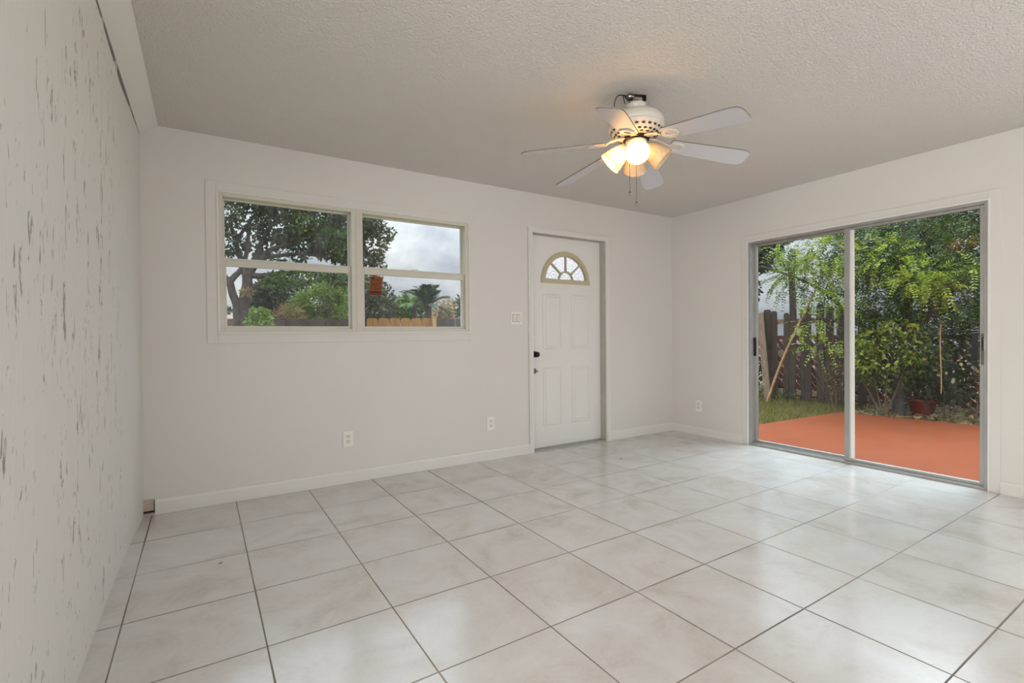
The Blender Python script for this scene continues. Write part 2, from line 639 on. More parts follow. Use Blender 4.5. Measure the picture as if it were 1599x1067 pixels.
# trims
def frame_xz(b, x0, x1, z0, z1, w, y0, y1, sides='lrtb', wl_=None, wr=None):
    if 'l' in sides:
        b.box(x0, x0 + w, y0, y1, z0, z1)
    if 'r' in sides:
        b.box(x1 - w, x1, y0, y1, z0, z1)
    if 't' in sides:
        b.box(x0 + (w if 'l' in sides else 0), x1 - (w if 'r' in sides else 0), y0, y1, z1 - w, z1)
    if 'b' in sides:
        b.box(x0 + (w if 'l' in sides else 0), x1 - (w if 'r' in sides else 0), y0, y1, z0, z0 + w)


def frame_yz(b, y0, y1, z0, z1, w, x0, x1, sides='lrtb'):
    if 'l' in sides:
        b.box(x0, x1, y0, y0 + w, z0, z1)
    if 'r' in sides:
        b.box(x0, x1, y1 - w, y1, z0, z1)
    if 't' in sides:
        b.box(x0, x1, y0 + w, y1 - w, z1 - w, z1)
    if 'b' in sides:
        b.box(x0, x1, y0 + w, y1 - w, z0, z0 + w)


b = MB()
frame_xz(b, 0.020, 2.006, 1.065, 2.138, 0.063, YB - 0.007, YB + 0.001)
struct('trim_1', b, M['wall'], 'flat white casing board around the twin window', 'trim', bevel=0.002)
b = MB()
frame_xz(b, WX0 - 0.006, WX1 + 0.006, WZ0 - 0.006, WZ1 + 0.006, 0.012, YB - 0.014, YB + 0.03)
struct('trim_2', b, M['trim'], 'thin white bead lining the twin window opening', 'trim', bevel=0.003)

b = MB()
cw = 0.045
b.box(DX0 - cw, DX0 + 0.003, YB - 0.018, YB, 0, DZ1 + cw)
b.box(DX1 - 0.003, DX1 + cw, YB - 0.018, YB, 0, DZ1 + cw)
b.box(DX0 + 0.003, DX1 - 0.003, YB - 0.018, YB, DZ1 - 0.003, DZ1 + cw)
b.box(DX0 - cw + 0.012, DX0 - 0.012, YB - 0.022, YB - 0.018, 0, DZ1 + cw - 0.012)
b.box(DX1 + 0.012, DX1 + cw - 0.012, YB - 0.022, YB - 0.018, 0, DZ1 + cw - 0.012)
b.box(DX0 - 0.012, DX1 + 0.012, YB - 0.022, YB - 0.018, DZ1 + 0.012, DZ1 + cw - 0.012)
struct('trim_3', b, M['trim'], 'white moulded casing around the entry door', 'trim', bevel=0.003)

b = MB()
cw = 0.062
b.box(XR - 0.008, XR, SY1, SY1 + cw, 0, SZ1 + cw)
b.box(XR - 0.008, XR, SY0 - cw, SY0, 0, SZ1 + cw)
b.box(XR - 0.008, XR, SY0, SY1, SZ1, SZ1 + cw)
struct('trim_4', b, M['wall'], 'flat white casing board around the sliding glass door', 'trim', bevel=0.002)
b = MB()
b.box(XR - 0.016, XR + 0.02, SY1 - 0.004, SY1 + 0.010, 0, SZ1 + 0.010)
b.box(XR - 0.016, XR + 0.02, SY0 - 0.010, SY0 + 0.002, 0, SZ1 + 0.010)
b.box(XR - 0.016, XR + 0.02, SY0, SY1, SZ1 - 0.006, SZ1 + 0.010)
struct('trim_5', b, M['trim'], 'thin white bead lining the sliding door opening', 'trim', bevel=0.003)

# sloped cover board between left wall and ceiling
b = MB()
p = [(-0.3165, 2.356), (-0.225, 2.434), (-0.232, 2.4355), (-0.345, 2.4355), (-0.345, 2.368)]
b.loft([[(x, y, z) for x, z in p] for y in (1.15, YB)])
struct('trim_6', b, M['trim'], 'sloped white cover board along the left wall and ceiling', 'trim')


# baseboards
def bb(name, axis, a0, a1, wallpos, sign, label, h=0.095):
    prof = [(0, 0), (0.014, 0), (0.014, h - 0.018), (0.010, h - 0.006), (0.004, h), (0, h)]
    b = MB()
    if axis == 'x':
        b.loft([[(a, wallpos + sign * t, z) for t, z in prof] for a in (a0, a1)])
    else:
        b.loft([[(wallpos + sign * t, a, z) for t, z in prof] for a in (a0, a1)])
    return struct(name, b, M['trim'], label, 'baseboard')


bb('baseboard_back', 'x', -0.272, DX0 - 0.045, YB, -1, 'white baseboard under the twin window, broken short of the left corner')
bb('baseboard_door_side', 'x', DX1 + 0.045, XR, YB, -1, 'short white baseboard right of the entry door')
bb('baseboard_right', 'y', SY1 + 0.062, YB - 0.014, XR, -1, 'short white baseboard between room corner and sliding door', h=0.085)
bb('baseboard_front', 'y', -2.9, SY0 - 0.062, XR, -1, 'white baseboard right of the sliding glass door', h=0.085)
# exposed gap where the baseboard is broken off in the corner
b = MB()
b.box(-0.331, -0.274, YB - 0.006, YB, 0.018, 0.10)
b.box(-0.330, -0.276, YB - 0.012, YB - 0.0055, 0.018, 0.028, 1)
b.box(-0.276, -0.272, YB - 0.0135, YB - 0.0055, 0.018, 0.092, 1)
b.box(-0.331, -0.272, YB - 0.012, YB, 0.0, 0.012, 0)
struct('trim_7', b, [mat('bare_pinkish_plaster', S(200, 182, 170), 0.8, var=0.1, vscale=60), M['dark']],
       'bare plaster patch where the baseboard is missing in the corner', 'trim')


# ------------------------------------------------------------------ twin window
def make_window(name, x0, x1, l, r, label, lower_glass):
    t = thing(name, ((x0 + x1) / 2, YB, WZ0), label, 'window', kind='structure')
    fy0, fy1 = YB - 0.004, YB + 0.10
    b = MB()
    b.box(x0, x0 + l, fy0, fy1, WZ0, WZ1)
    b.box(x1 - r, x1, fy0, fy1, WZ0, WZ1)
    b.box(x0 + l, x1 - r, fy0, fy1, WZ0, WZ0 + 0.030)
    b.box(x0 + l, x1 - r, fy0, fy1, WZ1 - 0.032, WZ1)
    obj('window_frame', b, M['vinyl'], t, bevel=0.003)
    a0, a1 = x0 + l, x1 - r
    # upper sash sits in the outer track
    b = MB()
    frame_xz(b, a0, a1, 1.60, WZ1 - 0.032, 0.010, YB + 0.060, YB + 0.082)
    us = obj('upper_sash', b, M['vinyl'], t, bevel=0.002)
    b = MB()
    b.box(a0 + 0.010, a1 - 0.010, YB + 0.070, YB + 0.074, 1.61, WZ1 - 0.042)
    obj('pane', b, M['glass_hazy'] if lower_glass else M['glass_old'], us)
    # lower sash in the inner track, wide meeting rail
    b = MB()
    sy0, sy1 = YB + 0.022, YB + 0.050
    b.box(a0, a0 + 0.016, sy0, sy1, WZ0 + 0.030, 1.640)
    b.box(a1 - 0.016, a1, sy0, sy1, WZ0 + 0.030, 1.640)
    b.box(a0 + 0.016, a1 - 0.016, sy0, sy1, WZ0 + 0.030, WZ0 + 0.048)
    b.box(a0 + 0.016, a1 - 0.016, sy0, sy1, 1.585, 1.640)
    b.box(a0 + 0.03, a1 - 0.03, sy0 - 0.006, sy0, 1.628, 1.638)
    ls = obj('lower_sash', b, M['vinyl'], t, bevel=0.002)
    b = MB()
    b.box(a0 + 0.016, a1 - 0.016, YB + 0.034, YB + 0.038, WZ0 + 0.048, 1.585)
    obj('pane', b, M['glass_old'], ls)
    b = MB()
    b.box((a0 + a1) / 2 - 0.03, (a0 + a1) / 2 + 0.03, YB + 0.055, YB + 0.0595, 1.645, 1.652)
    obj('sash_lock', b, M['vinyl'], us)
    return t


make_window('window_1', WX0, 0.987, 0.032, 0.034, 'left window with a cream frame and tree branches seen through', True)
make_window('window_2', 0.987, WX1, 0.052, 0.036, 'right window with a cream frame and orange notice stuck on the glass', False)

# notice stuck on the inside of the lower right pane
GY = YB + 0.0335
cs = [on_y(u, v, GY) for u, v in ((576.3, 461.2), (594.6, 462.3), (598.3, 433.2), (578.6, 432.6))]
b = MB()
b.loft([[(q.x, GY - 0.0008, q.z) for q in cs], [(q.x, GY, q.z) for q in cs]])
tabs = [on_y(u, v, GY) for u, v in ((581.5, 432.7), (588, 432.9), (587.5, 429.4), (581.2, 429.0))]
b.loft([[(q.x, GY - 0.0008, q.z) for q in tabs], [(q.x, GY, q.z) for q in tabs]])
st = tag(obj('window_notice', b, M['sticker']), 'orange paper notice stuck crookedly on the right window, lower pane', 'sticker')


def sticker_bar(s0, s1, t0, t1, m, name):
    q = lambda s, t: (cs[0] * (1 - s) + cs[1] * s) * (1 - t) + (cs[3] * (1 - s) + cs[2] * s) * t
    c4 = [q(s0, t0), q(s1, t0), q(s1, t1), q(s0, t1)]
    b = MB()
    b.loft([[(k.x, GY - 0.0013, k.z) for k in c4], [(k.x, GY - 0.0008, k.z) for k in c4]])
    return obj(name, b, m, st)


sticker_bar(0.0, 1.0, 0.05, 0.17, M['stickerred'], 'printed_band')
sticker_bar(0.05, 0.95, 0.17, 0.23, M['ink'], 'printed_band')
sticker_bar(0.04, 0.30, 0.90, 0.97, M['ink'], 'printed_band')
b_t = [0.30, 0.38, 0.46, 0.54, 0.62, 0.70, 0.78, 0.86]
for k, t in enumerate(b_t):
    s = 0.1
    while s < 0.85:
        wd = random.uniform(0.06, 0.2)
        sticker_bar(s, min(0.92, s + wd), t, t + 0.035, M['ink'], 'printed_word')
        s += wd + 0.05

# ------------------------------------------------------------------ entry door
DY = 3.862
door = thing('door_1', ((DX0 + DX1) / 2, DY, 0), 'white four-panel entry door with a half-round fanlight', 'door', kind='structure')
SX0, SX1, SZT, SZB = DX0 + 0.004, DX1 - 0.006, DZ1 - 0.006, 0.012
cx, cz, R0 = 3.073, 1.628, 0.296
b = MB()
yF, yK = DY, DY + 0.042
b.box(SX0, SX1, yF, yK, SZB, cz)
N = 40
inn, outr = [], []
for i in range(N + 1):
    a = PI * i / N
    dx, dz = math.cos(a), math.sin(a)
    inn.append((cx + R0 * dx, cz + R0 * dz))
    ts = []
    if dx > 1e-6:
        ts.append((SX1 - cx) / dx)
    if dx < -1e-6:
        ts.append((SX0 - cx) / dx)
    if dz > 1e-6:
        ts.append((SZT - cz) / dz)
    t = min(ts)
    outr.append((cx + t * dx, cz + t * dz))
vs = [(x, yF, z) for x, z in inn] + [(x, yF, z) for x, z in outr] + [(x, yK, z) for x, z in inn] + [(x, yK, z) for x, z in outr]
fs = []
n1 = N + 1
for i in range(N):
    fs.append((i, i + 1, n1 + i + 1, n1 + i))
    fs.append((2 * n1 + i, 3 * n1 + i, 3 * n1 + i + 1, 2 * n1 + i + 1))
    fs.append((i, 2 * n1 + i, 2 * n1 + i + 1, i + 1))
    fs.append((n1 + i, n1 + i + 1, 3 * n1 + i + 1, 3 * n1 + i))
b.add(vs, fs)
# fill the two upper corners the fan of quads cuts off
for sx in (SX0, SX1):
    best = [q for q in outr]
    hi = max([q for q in best if abs(q[0] - sx) < 1e-5], key=lambda q: q[1])
    tops = [q for q in best if abs(q[1] - SZT) < 1e-5]
    tp = (min if sx == SX0 else max)(tops, key=lambda q: q[0])
    for y in (yF, yK):
        b.add([(hi[0], y, hi[1]), (sx, y, SZT), (tp[0], y, tp[1])], [(0, 1, 2)])
obj('door_slab', b, M['door'], door)


def raised_panel(x0, x1, z0, z1):
    loops = [(0, 0.001), (0.003, -0.008), (0.011, -0.010), (0.018, 0.0006), (0.026, -0.0005), (0.029, -0.0006), (0.034, -0.008), (0.05, -0.0095)]
    rings = []
    for o_, h in loops:
        rings.append([(x0 + o_, DY + h, z0 + o_), (x1 - o_, DY + h, z0 + o_), (x1 - o_, DY + h, z1 - o_), (x0 + o_, DY + h, z1 - o_)])
    b = MB()
    b.loft(rings, cap=False)
    b.add(rings[-1], [(0, 1, 2, 3)])
    return obj('raised_panel', b, M['door'], door)


for x0_, x1_ in ((2.784, 3.008), (3.142, 3.368)):
    raised_panel(x0_, x1_, 0.966, 1.508)
    raised_panel(x0_, x1_, 0.218, 0.790)


def arc_ring(b, r0, r1, y0, y1, c, a0=0, a1=PI, n=32):
    rings = []
    for i in range(n + 1):
        a = a0 + (a1 - a0) * i / n
        d = (math.cos(a), math.sin(a))
        rings.append([(c[0] + r * d[0], y, c[1] + r * d[1]) for r, y in ((r0, y0), (r1, y0), (r1, y1), (r0, y1))])
    b.loft(rings)


fan_c = (cx, cz)
b = MB()
arc_ring(b, R0 - 0.040, R0 + 0.010, DY - 0.010, DY + 0.012, fan_c)
arc_ring(b, R0 - 0.030, R0 + 0.002, DY - 0.015, DY - 0.009, fan_c)
b.box(cx - R0 - 0.010, cx + R0 + 0.010, DY - 0.014, DY + 0.012, cz - 0.014, cz + 0.028)
arc_ring(b, 0.078, 0.094, DY - 0.008, DY + 0.010, (cx, cz + 0.02))
fl = obj('fanlight_frame', b, M['brass'], door)
tag(fl, 'cream half-round fanlight moulding')
for a in (45, 90, 135):
    a = math.radians(a)
    d = Vector((math.cos(a), 0, math.sin(a)))
    s = Vector((-math.sin(a), 0, math.cos(a)))
    b = MB()
    p0 = Vector((cx, 0, cz + 0.02)) + d * 0.088
    p1 = Vector((cx, 0, cz)) + d * (R0 - 0.03)
    b.loft([[p0 - s * 0.008 + Vector((0, y, 0)), p0 + s * 0.008 + Vector((0, y, 0)), p1 + s * 0.008 + Vector((0, y, 0)), p1 - s * 0.008 + Vector((0, y, 0))] for y in (DY - 0.008, DY + 0.010)])
    obj('muntin', b, M['brass'], fl)
# patterned obscure glass
og = bpy.data.materials.new('obscure_patterned_glass')
og.use_nodes = True
n = NT(og.node_tree)
n.n.clear()
o_ = n.new('ShaderNodeOutputMaterial')
rf = n.new('ShaderNodeBsdfGlass')
rf.inputs['IOR'].default_value = 1.45
rf.inputs['Roughness'].default_value = 0.03
vo = n.new('ShaderNodeTexVoronoi')
tcd = n.new('ShaderNodeTexCoord')
n.l.new(tcd.outputs['Object'], vo.inputs['Vector'])
vo.inputs['Scale'].default_value = 55
bn = n.new('ShaderNodeBump')
bn.inputs['Strength'].default_value = 0.8
bn.inputs['Distance'].default_value = 0.004
n.l.new(vo.outputs['Distance'], bn.inputs['Height'])
n.l.new(bn.outputs[0], rf.inputs['Normal'])
n.l.new(rf.outputs[0], o_.inputs[0])
b = MB()
prof = [(cx - R0 + 0.01, cz + 0.01)] + [(cx + (R0 - 0.012) * math.cos(PI * i / 24), cz + 0.012 + (R0 - 0.02) * math.sin(PI * i / 24)) for i in range(24, -1, -1)]
prof = prof[1:]
b.loft([[(x, y, z) for x, z in prof] for y in (DY + 0.014, DY + 0.020)])
obj('fanlight_pane', b, og, fl)
# ironmongery
b = MB()
X = 2.682
ry = Matrix.Translation((X, DY, 0.920)) @ Matrix.Rotation(PI / 2, 4, 'X')
b.lathe([(0.030, 0), (0.030, 0.006), (0.014, 0.010), (0.012, 0.030), (0.024, 0.040), (0.027, 0.050), (0.024, 0.060), (0.010, 0.065)], 24, ry)
tag(obj('door_knob', b, M['darkmetal'], door), 'dark bronze door knob')
b = MB()
ry = Matrix.Translation((X, DY, 0.760)) @ Matrix.Rotation(PI / 2, 4, 'X')
b.lathe([(0.026, 0), (0.026, 0.006), (0.020, 0.010), (0.010, 0.012), (0.009, 0.020)], 24, ry)
b.box(X - 0.008, X + 0.026, DY - 0.032, DY - 0.018, 0.756, 0.765)
tag(obj('thumb_latch', b, M['chrome'], door, bevel=0.001), 'chrome thumb-turn deadbolt')
b = MB()
ry = Matrix.Translation((X, DY, 1.082)) @ Matrix.Rotation(PI / 2, 4, 'X')
b.lathe([(0.024, 0), (0.024, 0.003), (0.018, 0.005), (0.0, 0.005)], 20, ry)
tag(obj('bore_cover', b, M['plate'], door), 'painted-over round cover plate')
b = MB()
b.box(DX0, DX1, YB + 0.02, YB + 0.14, -0.004, 0.010)
obj('threshold', b, M['alu'], door)
b = MB()
b.box(DX0, DX0 + 0.004, YB, YB + WT, 0, DZ1)
b.box(DX1 - 0.005, DX1, YB, YB + WT, 0, DZ1)
b.box(DX0, DX1, YB, YB + WT, DZ1 - 0.005, DZ1)
obj('door_jamb', b, mat('grey_weatherstripped_jamb', S(186, 182, 172), 0.6, var=0.06, vscale=8), door)

# ------------------------------------------------------------------ sliding glass door
sd = thing('door_2', (XR, (SY0 + SY1) / 2, 0), 'aluminium sliding glass door opening onto the orange patio', 'door', kind='structure')
b = MB()
frame_yz(b, SY0, SY1, -0.003, SZ1, 0.024, XR + 0.004, XR + 0.13)
b.box(XR + 0.020, XR + 0.026, SY0, SY1, 0.02, 0.030)
b.box(XR + 0.060, XR + 0.066, SY0, SY1, 0.02, 0.034)
obj('door_frame', b, M['alu'], sd, bevel=0.002)


def slider(y0, y1, x0, x1, sw, rail, name):
    b = MB()
    b.box(x0, x1, y0, y0 + sw[0], 0.024, SZ1 - 0.024)
    b.box(x0, x1, y1 - sw[1], y1, 0.024, SZ1 - 0.024)
    b.box(x0, x1, y0 + sw[0], y1 - sw[1], 0.024, 0.024 + rail)
    b.box(x0, x1, y0 + sw[0], y1 - sw[1], SZ1 - 0.024 - rail, SZ1 - 0.024)
    o = obj(name, b, M['alu'], sd, bevel=0.003)
    b = MB()
    xm = (x0 + x1) / 2
    b.box(xm - 0.002, xm + 0.002, y0 + sw[0], y1 - sw[1], 0.024 + rail, SZ1 - 0.024 - rail)
    obj('pane', b, M['glass'], o)
    return o


inner = slider(SY0 + 0.012, 2.004, XR + 0.020, XR + 0.048, (0.038, 0.046), 0.022, 'sliding_panel')
outer = slider(1.972, SY1 - 0.016, XR + 0.068, XR + 0.096, (0.046, 0.034), 0.022, 'fixed_panel')
b = MB()
b.box(XR + 0.026, XR + 0.044, 1.934, 1.9585, 0.046, SZ1 - 0.046)  # white strip puts the stile's lit side face into colour
tag(obj('lit_stile_strip', b, M['plate'], inner), 'white strip drawn for the lit stile side')
# latch with pull on the inner panel, dark outside handle seen through the glass
b = MB()
ya = SY0 + 0.016
b.box(XR + 0.014, XR + 0.020, ya, ya + 0.026, 0.868, 1.086)
b.box(XR + 0.002, XR + 0.014, ya + 0.004, ya + 0.012, 0.96, 1.06)
tag(obj('latch_plate', b, M['chrome'], inner, bevel=0.002), 'grey metal latch plate with pull')
b = MB()
b.box(XR + 0.0125, XR + 0.0142, ya + 0.013, ya + 0.022, 0.965, 1.06)
obj('latch_recess', b, M['black'], inner)
b = MB()
b.box(XR + 0.085, XR + 0.105, 1.178, 1.212, 0.858, 1.108)
b.box(XR + 0.048, XR + 0.09, SY0 + 0.03, 1.205, 1.080, 1.092)
b.box(XR + 0.048, XR + 0.09, SY0 + 0.03, 1.205, 0.880, 0.892)
tag(obj('outside_handle', b, M['black'], inner, bevel=0.003), 'black outside pull handle')
b = MB()
yl = SY1 - 0.016
b.box(XR + 0.055, XR + 0.068, yl - 0.026, yl - 0.006, 0.88, 1.06)
tag(obj('pull_handle', b, M['darkmetal'], outer, bevel=0.003), 'dark pull handle')


# ------------------------------------------------------------------ electrical plates
def outlet(c, axis, label):
    t = thing('wall_outlet', c, label, 'outlet', group='duplex outlets along the walls')

    def bx(b, s0, s1, z0, z1, d0, d1):
        if axis == 'y':
            b.box(c[0] + s0, c[0] + s1, c[1] - d1, c[1] - d0, c[2] + z0, c[2] + z1)
        else:
            b.box(c[0] - d1, c[0] - d0, c[1] + s0, c[1] + s1, c[2] + z0, c[2] + z1)
    b = MB()
    bx(b, -0.037, 0.037, -0.060, 0.060, 0, 0.007)
    obj('cover_plate', b, M['plate'], t, bevel=0.003)
    for dz in (0.020, -0.020):
        b = MB()
        bx(b, -0.017, 0.017, dz - 0.014, dz + 0.014, 0.007, 0.010)
        r = obj('receptacle', b, M['ivory'], t, bevel=0.003)
        b = MB()
        bx(b, -0.009, -0.006, dz - 0.001, dz + 0.008, 0.0098, 0.0104)
        bx(b, 0.006, 0.009, dz - 0.001, dz + 0.008, 0.0098, 0.0104)
        bx(b, -0.002, 0.002, dz - 0.009, dz - 0.005, 0.0098, 0.0104)
        obj('socket_slot', b, M['slot'], r)
    return t


outlet((0.911, YB, 0.333), 'y', 'white wall outlet under the twin window')
outlet((2.148, YB, 0.322), 'y', 'white wall outlet just left of the entry door')
outlet((XR, 3.428, 0.318), 'x', 'small white wall outlet left of the sliding glass door')
c = (2.428, YB, 1.262)
sw = thing('light_switch', c, 'white double rocker switch beside the entry door', 'light switch')
b = MB()
b.box(c[0] - 0.058, c[0] + 0.058, YB - 0.007, YB, c[2] - 0.060, c[2] + 0.060)
obj('cover_plate', b, M['plate'], sw, bevel=0.003)
for dx in (-0.024, 0.024):
    b = MB()
    b.box(c[0] + dx - 0.0185, c[0] + dx + 0.0185, YB - 0.0075, YB - 0.007, c[2] - 0.036, c[2] + 0.036)
    rk = obj('rocker_surround', b, M['slot'], sw)
    b = MB()
    b.loft([[(c[0] + dx - 0.016, YB - 0.0075, c[2] + z), (c[0] + dx + 0.016, YB - 0.0075, c[2] + z),
             (c[0] + dx + 0.016, YB - d, c[2] + z), (c[0] + dx - 0.016, YB - d, c[2] + z)] for z, d in ((-0.033, 0.009), (0, 0.0095), (0.033, 0.013))])
    obj('rocker', b, M['ivory'], rk)

# ------------------------------------------------------------------ ceiling fan
H = Vector((2.058, 1.949, 0))
fan = thing('ceiling_fan', (H.x, H.y, ZC), 'white six-blade ceiling fan with four glass shades and a loose mounting', 'ceiling fan')
T = Matrix.Translation(H)
b = MB()
b.lathe([(0.0, 2.340), (0.060, 2.338), (0.098, 2.331), (0.126, 2.318), (0.144, 2.300), (0.152, 2.280), (0.153, 2.262),
         (0.150, 2.258), (0.153, 2.254), (0.153, 2.246), (0.146, 2.240)], 48, T)
obj('motor_housing', b, M['fanwhite'], fan)
b = MB()
b.lathe([(0.0, 2.338), (0.038, 2.338), (0.044, 2.347), (0.053, 2.364), (0.057, 2.380), (0.054, 2.381), (0.048, 2.366), (0.0, 2.362)], 40, T)
obj('canopy', b, M['fanwhite'], fan)
b = MB()
b.lathe([(0.146, 2.240), (0.128, 2.216), (0.108, 2.202), (0.085, 2.198), (0.0, 2.198)], 48, T)
vr = obj('vent_ring', b, M['fanwhite'], fan)
b = MB()
for row, (rr, zz) in enumerate(((0.137, 2.2275), (0.118, 2.2085), (0.1005, 2.2))):
    nn = 24 if row < 2 else 18
    for k in range(nn):
        a = 2 * PI * (k + 0.5 * (row % 2)) / nn
        slope = (0.93, 0.62, 0.15)[row]
        X = Matrix.Translation(H + Vector((rr * math.cos(a), rr * math.sin(a), zz))) @ Matrix.Rotation(a, 4, 'Z') @ Matrix.Rotation(-slope, 4, 'Y')
        b.lathe([(0.0, -0.0022), (0.0062, -0.0022), (0.0062, 0.002), (0.0, 0.002)], 8, X @ Matrix.Scale(1.7, 4, (0, 1, 0)))
tag(obj('vent_slot', b, M['slot'], vr), kind='stuff')
b = MB()
b.lathe([(0.072, 2.199), (0.074, 2.190), (0.070, 2.181), (0.0, 2.181)], 40, T)
obj('flywheel', b, M['darkmetal'], fan)
b = MB()
b.lathe([(0.055, 2.182), (0.060, 2.176), (0.060, 2.158), (0.050, 2.140), (0.034, 2.126), (0.014, 2.118), (0.010, 2.108), (0.0, 2.106)], 40, T)
obj('light_fitter', b, M['fanwhite'], fan)

PITCH = math.radians(-13)
for k in range(6):
    a = math.radians(212.7 - 60 * k)
    Xa = T @ Matrix.Rotation(a, 4, 'Z')
    droop = math.atan2(2.158 - 2.098, 0.64 - 0.19)
    Xb = Xa @ Matrix.Translation((0.19, 0, 2.158)) @ Matrix.Rotation(droop, 4, 'Y') @ Matrix.Rotation(PITCH, 4, 'X')
    # blade outline in local x (along) / y (chord)
    L = 0.455
    pts = []
    hw = lambda s: 0.052 + 0.014 * min(1, s / 0.8)
    up_, dn_ = [], []
    for s in (0.0, 0.02, 0.2, 0.5, 0.8):
        up_.append((s * L, hw(s) * (0.8 if s == 0 else 1)))
    tip = [(L * 0.90, 0.066), (L * 0.955, 0.061), (L * 0.985, 0.050), (L, 0.030)]
    half = up_ + tip
    outl = half + [(x, -y) for x, y in half[::-1]]
    b = MB()
    top = [Xb @ Vector((x, y, 0.003)) for x, y in outl]
    bot = [Xb @ Vector((x, y, -0.003)) for x, y in outl]
    nn = len(outl)
    b.add(top, [tuple(range(nn))], 0)
    b.add(bot, [tuple(range(nn))[::-1]], 0)
    b.add(top + bot, [(i, i + nn, (i + 1) % nn + nn, (i + 1) % nn) for i in range(nn)], 1)
    bl = obj('fan_blade', b, [M['blade'], M['bladeedge']], fan)
    # blade iron: arm from the flywheel, open hexagonal plate under the blade root
    b = MB()
    p0 = Xa @ Vector((0.066, 0, 2.188))
    p1 = Xa @ Vector((0.10, 0, 2.186))
    p2 = Xa @ Vector((0.145, 0, 2.172))
    p3 = Xb @ Vector((-0.012, 0, -0.008))
    side = (Xa.to_3x3() @ Vector((0, 1, 0)))
    rings = []
    for q, wd in ((p0, 0.018), (p1, 0.014), (p2, 0.013), (p3, 0.018)):
        rings.append([q + side * wd + Vector((0, 0, 0.004)), q - side * wd + Vector((0, 0, 0.004)), q - side * wd - Vector((0, 0, 0.004)), q + side * wd - Vector((0, 0, 0.004))])
    b.loft(rings)
    ho = [(-0.014, 0.0), (0.010, 0.036), (0.062, 0.040), (0.088, 0.012), (0.088, -0.012), (0.062, -0.040), (0.010, -0.036)]
    hi = [(0.012, 0.0), (0.022, 0.016), (0.056, 0.020), (0.066, 0.006), (0.066, -0.006), (0.056, -0.020), (0.022, -0.016)]
    lo_, up2 = -0.011, -0.0032
    R = [[Xb @ Vector((x, y, z)) for x, y in lp] for lp, z in ((ho, up2), (ho, lo_), (hi, lo_), (hi, up2))]
    b.loft(R, cap=False)
    obj('blade_iron', b, M['fanwhite'], bl, bevel=0.0015)

# light kit
shade_lit = bpy.data.materials.new('ribbed_frosted_glass')
shade_lit.use_nodes = True
n = NT(shade_lit.node_tree)
n.n.clear()
o_ = n.new('ShaderNodeOutputMaterial')
tl = n.new('ShaderNodeBsdfTranslucent')
tl.inputs[0].default_value = (*S(238, 214, 172), 1)
df = n.new('ShaderNodeBsdfPrincipled')
tcd = n.new('ShaderNodeTexCoord')
n.l.new(n.ramp(n.noise(tcd.outputs['Object'], 30, 2), [(0.3, S(232, 220, 196)), (0.7, S(242, 232, 212))]), df.inputs['Base Color'])
df.inputs['Roughness'].default_value = 0.2
tp = n.new('ShaderNodeBsdfTransparent')
tp.inputs[0].default_value = (*S(255, 240, 214), 1)
m1 = n.new('ShaderNodeMixShader')
m1.inputs[0].default_value = 0.82
n.l.new(tl.outputs[0], m1.inputs[1])
n.l.new(df.outputs[0], m1.inputs[2])
m2 = n.new('ShaderNodeMixShader')
m2.inputs[0].default_value = 0.46
n.l.new(m1.outputs[0], m2.inputs[1])
n.l.new(tp.outputs[0], m2.inputs[2])
n.l.new(m2.outputs[0], o_.inputs[0])
bulb_on = mat('glowing_warm_bulb', S(255, 230, 190), 0.3, emit=(S(255, 214, 162), 85.0))
bulb_off = mat('unlit_frosted_bulb', S(232, 226, 214), 0.3)
for deg, lit in ((226, True), (136, True), (316, False), (46, False)):
    a = math.radians(deg)
    tilt = math.radians(48)
    Xs = T @ Matrix.Rotation(a, 4, 'Z') @ Matrix.Translation((0.050, 0, 2.150)) @ Matrix.Rotation(PI - tilt, 4, 'Y')
    b = MB()
    b.lathe([(0.010, -0.02), (0.014, 0.0), (0.022, 0.008), (0.026, 0.022), (0.024, 0.03)], 20, Xs)
    obj('lamp_socket', b, M['fanwhite'], fan)
    fn = lambda t, s: 1 + 0.05 * abs(math.sin(7 * t + 9 * s)) * abs(math.sin(7 * t - 9 * s)) - (0.0)
    prof = [(0.026, 0.014), (0.033, 0.024), (0.043, 0.045), (0.051, 0.072), (0.056, 0.098), (0.060, 0.118), (0.064, 0.131)]
    fine = []
    for i in range(len(prof) - 1):
        for q in range(4):
            f = q / 4
            fine.append((prof[i][0] * (1 - f) + prof[i + 1][0] * f, prof[i][1] * (1 - f) + prof[i + 1][1] * f))
    fine.append(prof[-1])
    b = MB()
    b.lathe(fine, 84, Xs, cap=False, fn=fn)
    sh = obj('lamp_shade', b, shade_lit, fan, solid=-0.002)
    b = MB()
    b.lathe([(0.0, 0.02), (0.012, 0.024), (0.013, 0.045), (0.022, 0.062), (0.027, 0.078), (0.024, 0.094), (0.014, 0.105), (0.0, 0.108)], 24, Xs)
    bu = obj('bulb', b, bulb_on if lit else bulb_off, sh)
    tag(bu, 'glowing warm bulb' if lit else 'unlit bulb')
# pull chains
for (u, vend, top, r_) in ((983.5, 302, 2.14, 0.030), (994, 318, 2.13, 0.034)):
    P = on_y(u, vend, H.y - 0.045 if u < 990 else H.y - 0.030)
    b = MB()
    b.tube([(P.x, P.y, top), (P.x, P.y, P.z + 0.012)], 0.0016, 6)
    ch = obj('pull_chain', b, M['chrome'], fan)
    b = MB()
    b.lathe([(0.0, P.z + 0.014), (0.0045, P.z + 0.010), (0.0062, P.z), (0.0058, P.z - 0.008), (0.0, P.z - 0.012)], 12, Matrix.Translation((P.x, P.y, 0)))
    obj('chain_knob', b, M['chrome'], ch)
